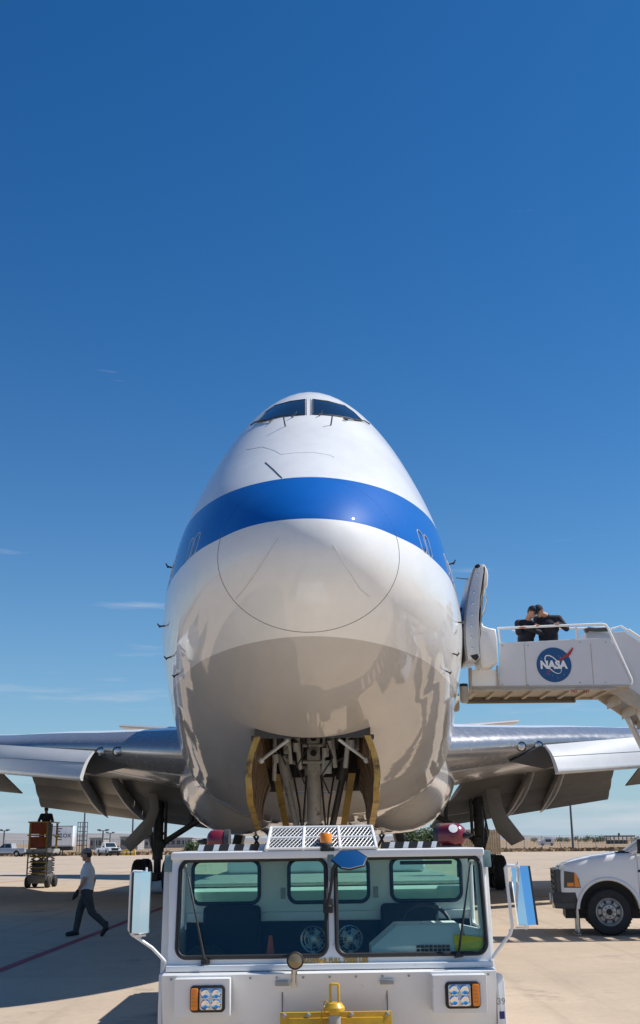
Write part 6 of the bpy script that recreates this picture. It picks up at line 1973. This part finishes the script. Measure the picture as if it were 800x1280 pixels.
post(716.5, 940, 190, .2, 'tall bare grey mast on the right behind the wing flap')
post(104, 930, 186, .15, 'tall bare mast rising through the lattice frame at left')
post(165, 930, 200, .16, 'tall bare mast just left of the hanging gear door')
post(4, 1038, 230, .2, 'short twin-headed light pole above the silver pickup', .7)
post(128, 1038, 230, .2, 'short twin-headed light pole behind the white pickup', .8)
post(137, 1041, 300, .2, 'small light pole just right of the twin-headed one', .8)
Yl = 188.0
xa, xb = at(96, Yl), at(108, Yl)
LF = thing('lattice_frame', ((xa + xb) / 2, Yl, 0), 'open steel lattice frame round the tall mast at left', 'lattice frame')
za, zb2 = 1.5, P(100, 1028, Yl).z
for i in range(5):
    x = xa + (xb - xa) * i / 4; mb = MB(); mb.box((x - .05, Yl, 0), (x + .05, Yl + .1, zb2)); mb.build('upright', 'pole', LF, smooth=0)
for i in range(6):
    z = za + (zb2 - za) * i / 5; mb = MB(); mb.box((xa - .05, Yl - .06, z - .05), (xb + .05, Yl - .002, z + .05)); mb.build('crossbar', 'pole', LF, smooth=0)

# chain fence along the field: posts and rails
Yf = 196.0
FE = thing('chain_fence', (0, Yf, 0), 'low pale wire fence with thin posts running along the far apron edge', 'fence')
xs = np.arange(at(-60, Yf), at(860, Yf), 3.0)
shared = None
for x in xs:
    if shared is None:
        mb = MB(); mb.box((-.045, -.045, 0), (.045, .045, 2.4)); shared = mb.build('fence_post', 'fencegrey', FE, smooth=0, local=True); o = shared
    else:
        o = shared.copy(); COL.objects.link(o); o.parent = FE
    o.location = (x, 0, 0)
mb = MB()
for z in (.35, .7, 1.05, 1.4, 1.75, 2.1, 2.35): mb.box((xs[0], Yf - .06, z), (xs[-1], Yf - .045, z + .025))
for x in np.arange(xs[0], xs[-1], .5): mb.box((x, Yf - .075, .1), (x + .02, Yf - .061, 2.4))
mb.build('fence_wire', 'fencegrey', FE, smooth=0, kind='stuff')


def block(u0, u1, v_top, Y, depth, m, label, rows=1, cols=4, name='low_building', roof=0.3):
    x0, x1, z = at(u0, Y), at(u1, Y), max(P((u0 + u1) / 2, v_top, Y).z, 1.5)
    root = thing(name, ((x0 + x1) / 2, Y, 0), label, 'building')
    mb = MB(); mb.box((x0, Y, -.1), (x1, Y + depth, z)); mb.build('wall', m, root, smooth=0)
    mb = MB(); mb.box((x0 - roof, Y - roof, z + .01), (x1 + roof, Y + depth + roof, z + .25)); mb.build('roof', 'wing_grey', root, smooth=0)
    h = (z - .6) / rows
    for r in range(rows):
        for c in range(cols):
            w = (x1 - x0) / cols
            mb = MB(); mb.box((x0 + w * c + w * .2, Y - .04, .5 + h * r + h * .25), (x0 + w * (c + 1) - w * .2, Y - .003, .5 + h * r + h * .8)); mb.build('window' if not (r == 0 and c == cols // 2) else 'door', 'bldg_dark', root, smooth=0)
    return root


block(150, 172, 1046.5, 330, 12, 'bldg', 'low pale grey building just right of the white pickup', 1, 4)
block(174, 192, 1043, 380, 14, 'bldg', 'taller grey block behind the hanging left gear door', 2, 3)
block(206, 240, 1048, 420, 14, 'bldg', 'low grey shed seen between the left gear legs', 1, 5)
block(112, 127, 1048, 350, 12, 'bldg', 'low grey hut left of the white pickup beyond the fence', 1, 3)
block(56, 66, 1049, 360, 10, 'bldg', 'small grey hut half hidden by the scissor lift', 1, 2)
# open-sided shade shelter on the right
Yh = 420.0
xa, xb, zr = at(764, Yh), at(790, Yh), P(777, 1046, Yh).z
SH = thing('shade_shelter', ((xa + xb) / 2, Yh, 0), 'open-sided flat-roofed shelter far right above the truck hood', 'shelter')
mb = MB(); mb.box((xa - 1.2, Yh - 1, zr), (xb + 1.2, Yh + 7, zr + .45)); mb.build('roof', 'darktan', SH, smooth=0)
for x in np.linspace(xa, xb, 6):
    for y in (Yh, Yh + 6):
        mb = MB(); mb.box((x - .15, y, -.1), (x + .15, y + .3, zr)); mb.build('column', 'bldg', SH, smooth=0)
mb = MB(); mb.box((xa, Yh + 5.5, -.1), (xb, Yh + 5.7, zr * .55)); mb.build('back_wall', 'darktan', SH, smooth=0)
mb = MB(); mb.box(((xa + xb) / 2 - .3, Yh + 2, zr + .46), ((xa + xb) / 2 + .3, Yh + 2.6, zr + 1.3)); mb.build('roof_vent', 'darktan', SH, smooth=0)
# white box van far right
Yv = 330.0
xa, xb, zv = at(678, Yv), at(693, Yv), P(686, 1048.5, Yv).z
BV = thing('box_van', ((xa + xb) / 2, Yv, 0), 'small white box van far away at right beside the mast', 'van')
mb = MB(); mb.box((xa + .7, Yv, .3), (xb, Yv + 2.2, zv + .4), bev=.08); mb.build('cargo_box', 'truck_white', BV)
mb = MB(); mb.prism([V(xa - .9, Yv + .1, .3), V(xa - .9, Yv + .1, 1.3), V(xa - .3, Yv + .1, zv * .8), V(xa + .65, Yv + .1, zv * .8), V(xa + .65, Yv + .1, .3)], (0, 2.0, 0), bev=.06); mb.build('cab', 'truck_white', BV)
mb = MB(); mb.box((xa + 1.0, Yv - .02, zv * .55), (xb - .8, Yv - .002, zv * .95)); mb.build('window', 'bldg_dark', BV, smooth=0)
for x in (xa + .1, xb - .7):
    mb = MB(); wheel(mb, V(x, Yv + .1, .4), .4, .25, V(0, 1, 0)); mb.build('wheel', ['tyre', 'rim'], BV)
# timber screen behind the right main gear
Yw = 150.0
xa, xb, zw = at(577, Yw), at(626, Yw), P(600, 1037, Yw).z
WS = thing('timber_screen', ((xa + xb) / 2, Yw, 0), 'tan timber board screen standing behind the right main gear', 'timber screen')
nb_ = 17
for i in range(nb_):
    w = (xb - xa) / nb_
    mb = MB(); mb.box((xa + w * i + .015, Yw + rnd.uniform(0, .03), 0), (xa + w * (i + 1) - .015, Yw + .06, zw + rnd.uniform(-.05, .05)), bev=.008, seg=1); mb.build('board', 'wood', WS, smooth=0)
for z in (.6, zw - .5):
    mb = MB(); mb.box((xa, Yw + .07, z), (xb, Yw + .15, z + .12)); mb.build('rail', 'wood', WS, smooth=0)
# yellow barrier blocks near the pickup
for i, u in enumerate((156, 161, 166)):
    x = at(u, 176)
    o = thing('barrier_block', (x, 176, 0), ('leftmost', 'middle', 'rightmost')[i] + ' of three low yellow barrier blocks right of the white pickup', 'barrier', 'yellow barrier blocks')
    mb = MB(); mb.prism([V(x - .45, 176, 0), V(x + .45, 176, 0), V(x + .3, 176, .9), V(x - .3, 176, .9)], (0, .5, 0), bev=.04); mb.build('block', 'yellow', o)
    mb = MB(); mb.box((x - .2, 176 - .03, .4), (x + .2, 176 - .01, .6)); mb.build('reflector', 'label', o, smooth=0)


# trees: trunk, limbs and leaf clumps
def tree(x, y, h, w, label, group, shrub=False, n=520):
    root = thing('shrub' if shrub else 'tree', (x, y, 0), label, 'shrub' if shrub else 'tree', group)
    mb = MB()
    th = h * (.12 if shrub else .3)
    mb.tube((x, y, -.1), (x, y, th), .05 * h ** .8, .03 * h ** .8, 7)
    tips = []
    for k in range(6):
        a = rnd.uniform(0, 6.28); q = V(x + math.cos(a) * w * .28, y + math.sin(a) * w * .28, h * rnd.uniform(.45, .8))
        mb.tube((x, y, th * rnd.uniform(.7, 1)), q, .02 * h ** .8, .008 * h ** .8, 5); tips.append(q)
    mb.build('trunk', 'bark', root)
    mb = MB()
    cl = [(q + V(rnd.gauss(0, .12) * w, rnd.gauss(0, .12) * w, rnd.gauss(0, .07) * h), rnd.uniform(.16, .3) * w) for q in tips for _ in range(2)]
    for k in range(n):
        c, r = rnd.choice(cl)
        d = V(rnd.gauss(0, 1), rnd.gauss(0, 1), rnd.gauss(0, .8)); d = d.normalized() * r * rnd.uniform(.5, 1.05)
        p = c + d; s = rnd.uniform(.035, .075) * w
        u1 = V(rnd.gauss(0, 1), rnd.gauss(0, 1), rnd.gauss(0, 1)).normalized(); v1 = u1.orthogonal().normalized()
        mb.face([p - u1 * s, p - v1 * s * .6, p + u1 * s, p + v1 * s * .6])
    mb.build('crown', 'foliage', root, smooth=0)


LBT = ['small round dark tree', 'broad low dark tree', 'ragged dark tree', 'narrow dark tree']
k = 0
for u, vt, w, where in ((703, 1048, 4.5, 'left of the tall mast at far right'), (710, 1049.5, 4, 'touching the left side of the tall mast'), (724, 1048.5, 5, 'touching the right side of the tall mast'), (733, 1047.5, 5, 'second right of the tall mast'), (741, 1045.5, 6, 'that stands highest of the far right row'), (748, 1046, 6, 'right beside the highest of the far row'), (755, 1047.5, 5, 'left of the flat-roofed shelter'), (794, 1046, 6, 'right of the flat-roofed shelter'), (668, 1049, 4, 'left of the small white box van'), (697, 1049.5, 3.5, 'right of the small white box van')):
    Y = 560
    tree(at(u, Y), Y, max(P(u, vt, Y).z, 2.5), w, LBT[k % 4] + ' ' + where, 'trees along the far right horizon', n=260); k += 1
for u, vt, w, where in ((508, 1037, 3.4, 'leftmost of the green shrubs beside the fire bottle'), (517, 1036, 3.6, 'second from left of the shrubs beside the fire bottle'), (527, 1035, 3.8, 'third from left of the shrubs beside the fire bottle'), (538, 1036, 3.6, 'nearest the red fire bottle in the shrub row'), (549, 1039, 3.2, 'partly behind the red fire bottle in the shrub row'), (244, 1050, 2.6, 'low beside the left main gear'), (253, 1051, 2.4, 'low just left of the small fire bottle')):
    Y = 150
    tree(at(u, Y), Y, max(P(u, vt, Y).z, 1.2), w, 'green leafy shrub ' + where, 'green shrubs beyond the apron', True, n=700)

# unseen building added on the right to cast the shadow across the far paving
HG = thing('shadow_caster', (66, 140, 0), 'large pale building added unseen off to the right to cast a shadow on the far apron', 'shadow_caster')
mb = MB(); mb.prism([V(51, 112, 0), V(51, 112, 13), V(66, 112, 17), V(81, 112, 13), V(81, 112, 0)], (0, 46, 0)); mb.build('wall', 'bldg', HG, smooth=0)
mb = MB(); mb.box((54, 111.9, .1), (78, 111.99, 11)); mb.build('caster_door', 'wing_grey', HG, smooth=0)
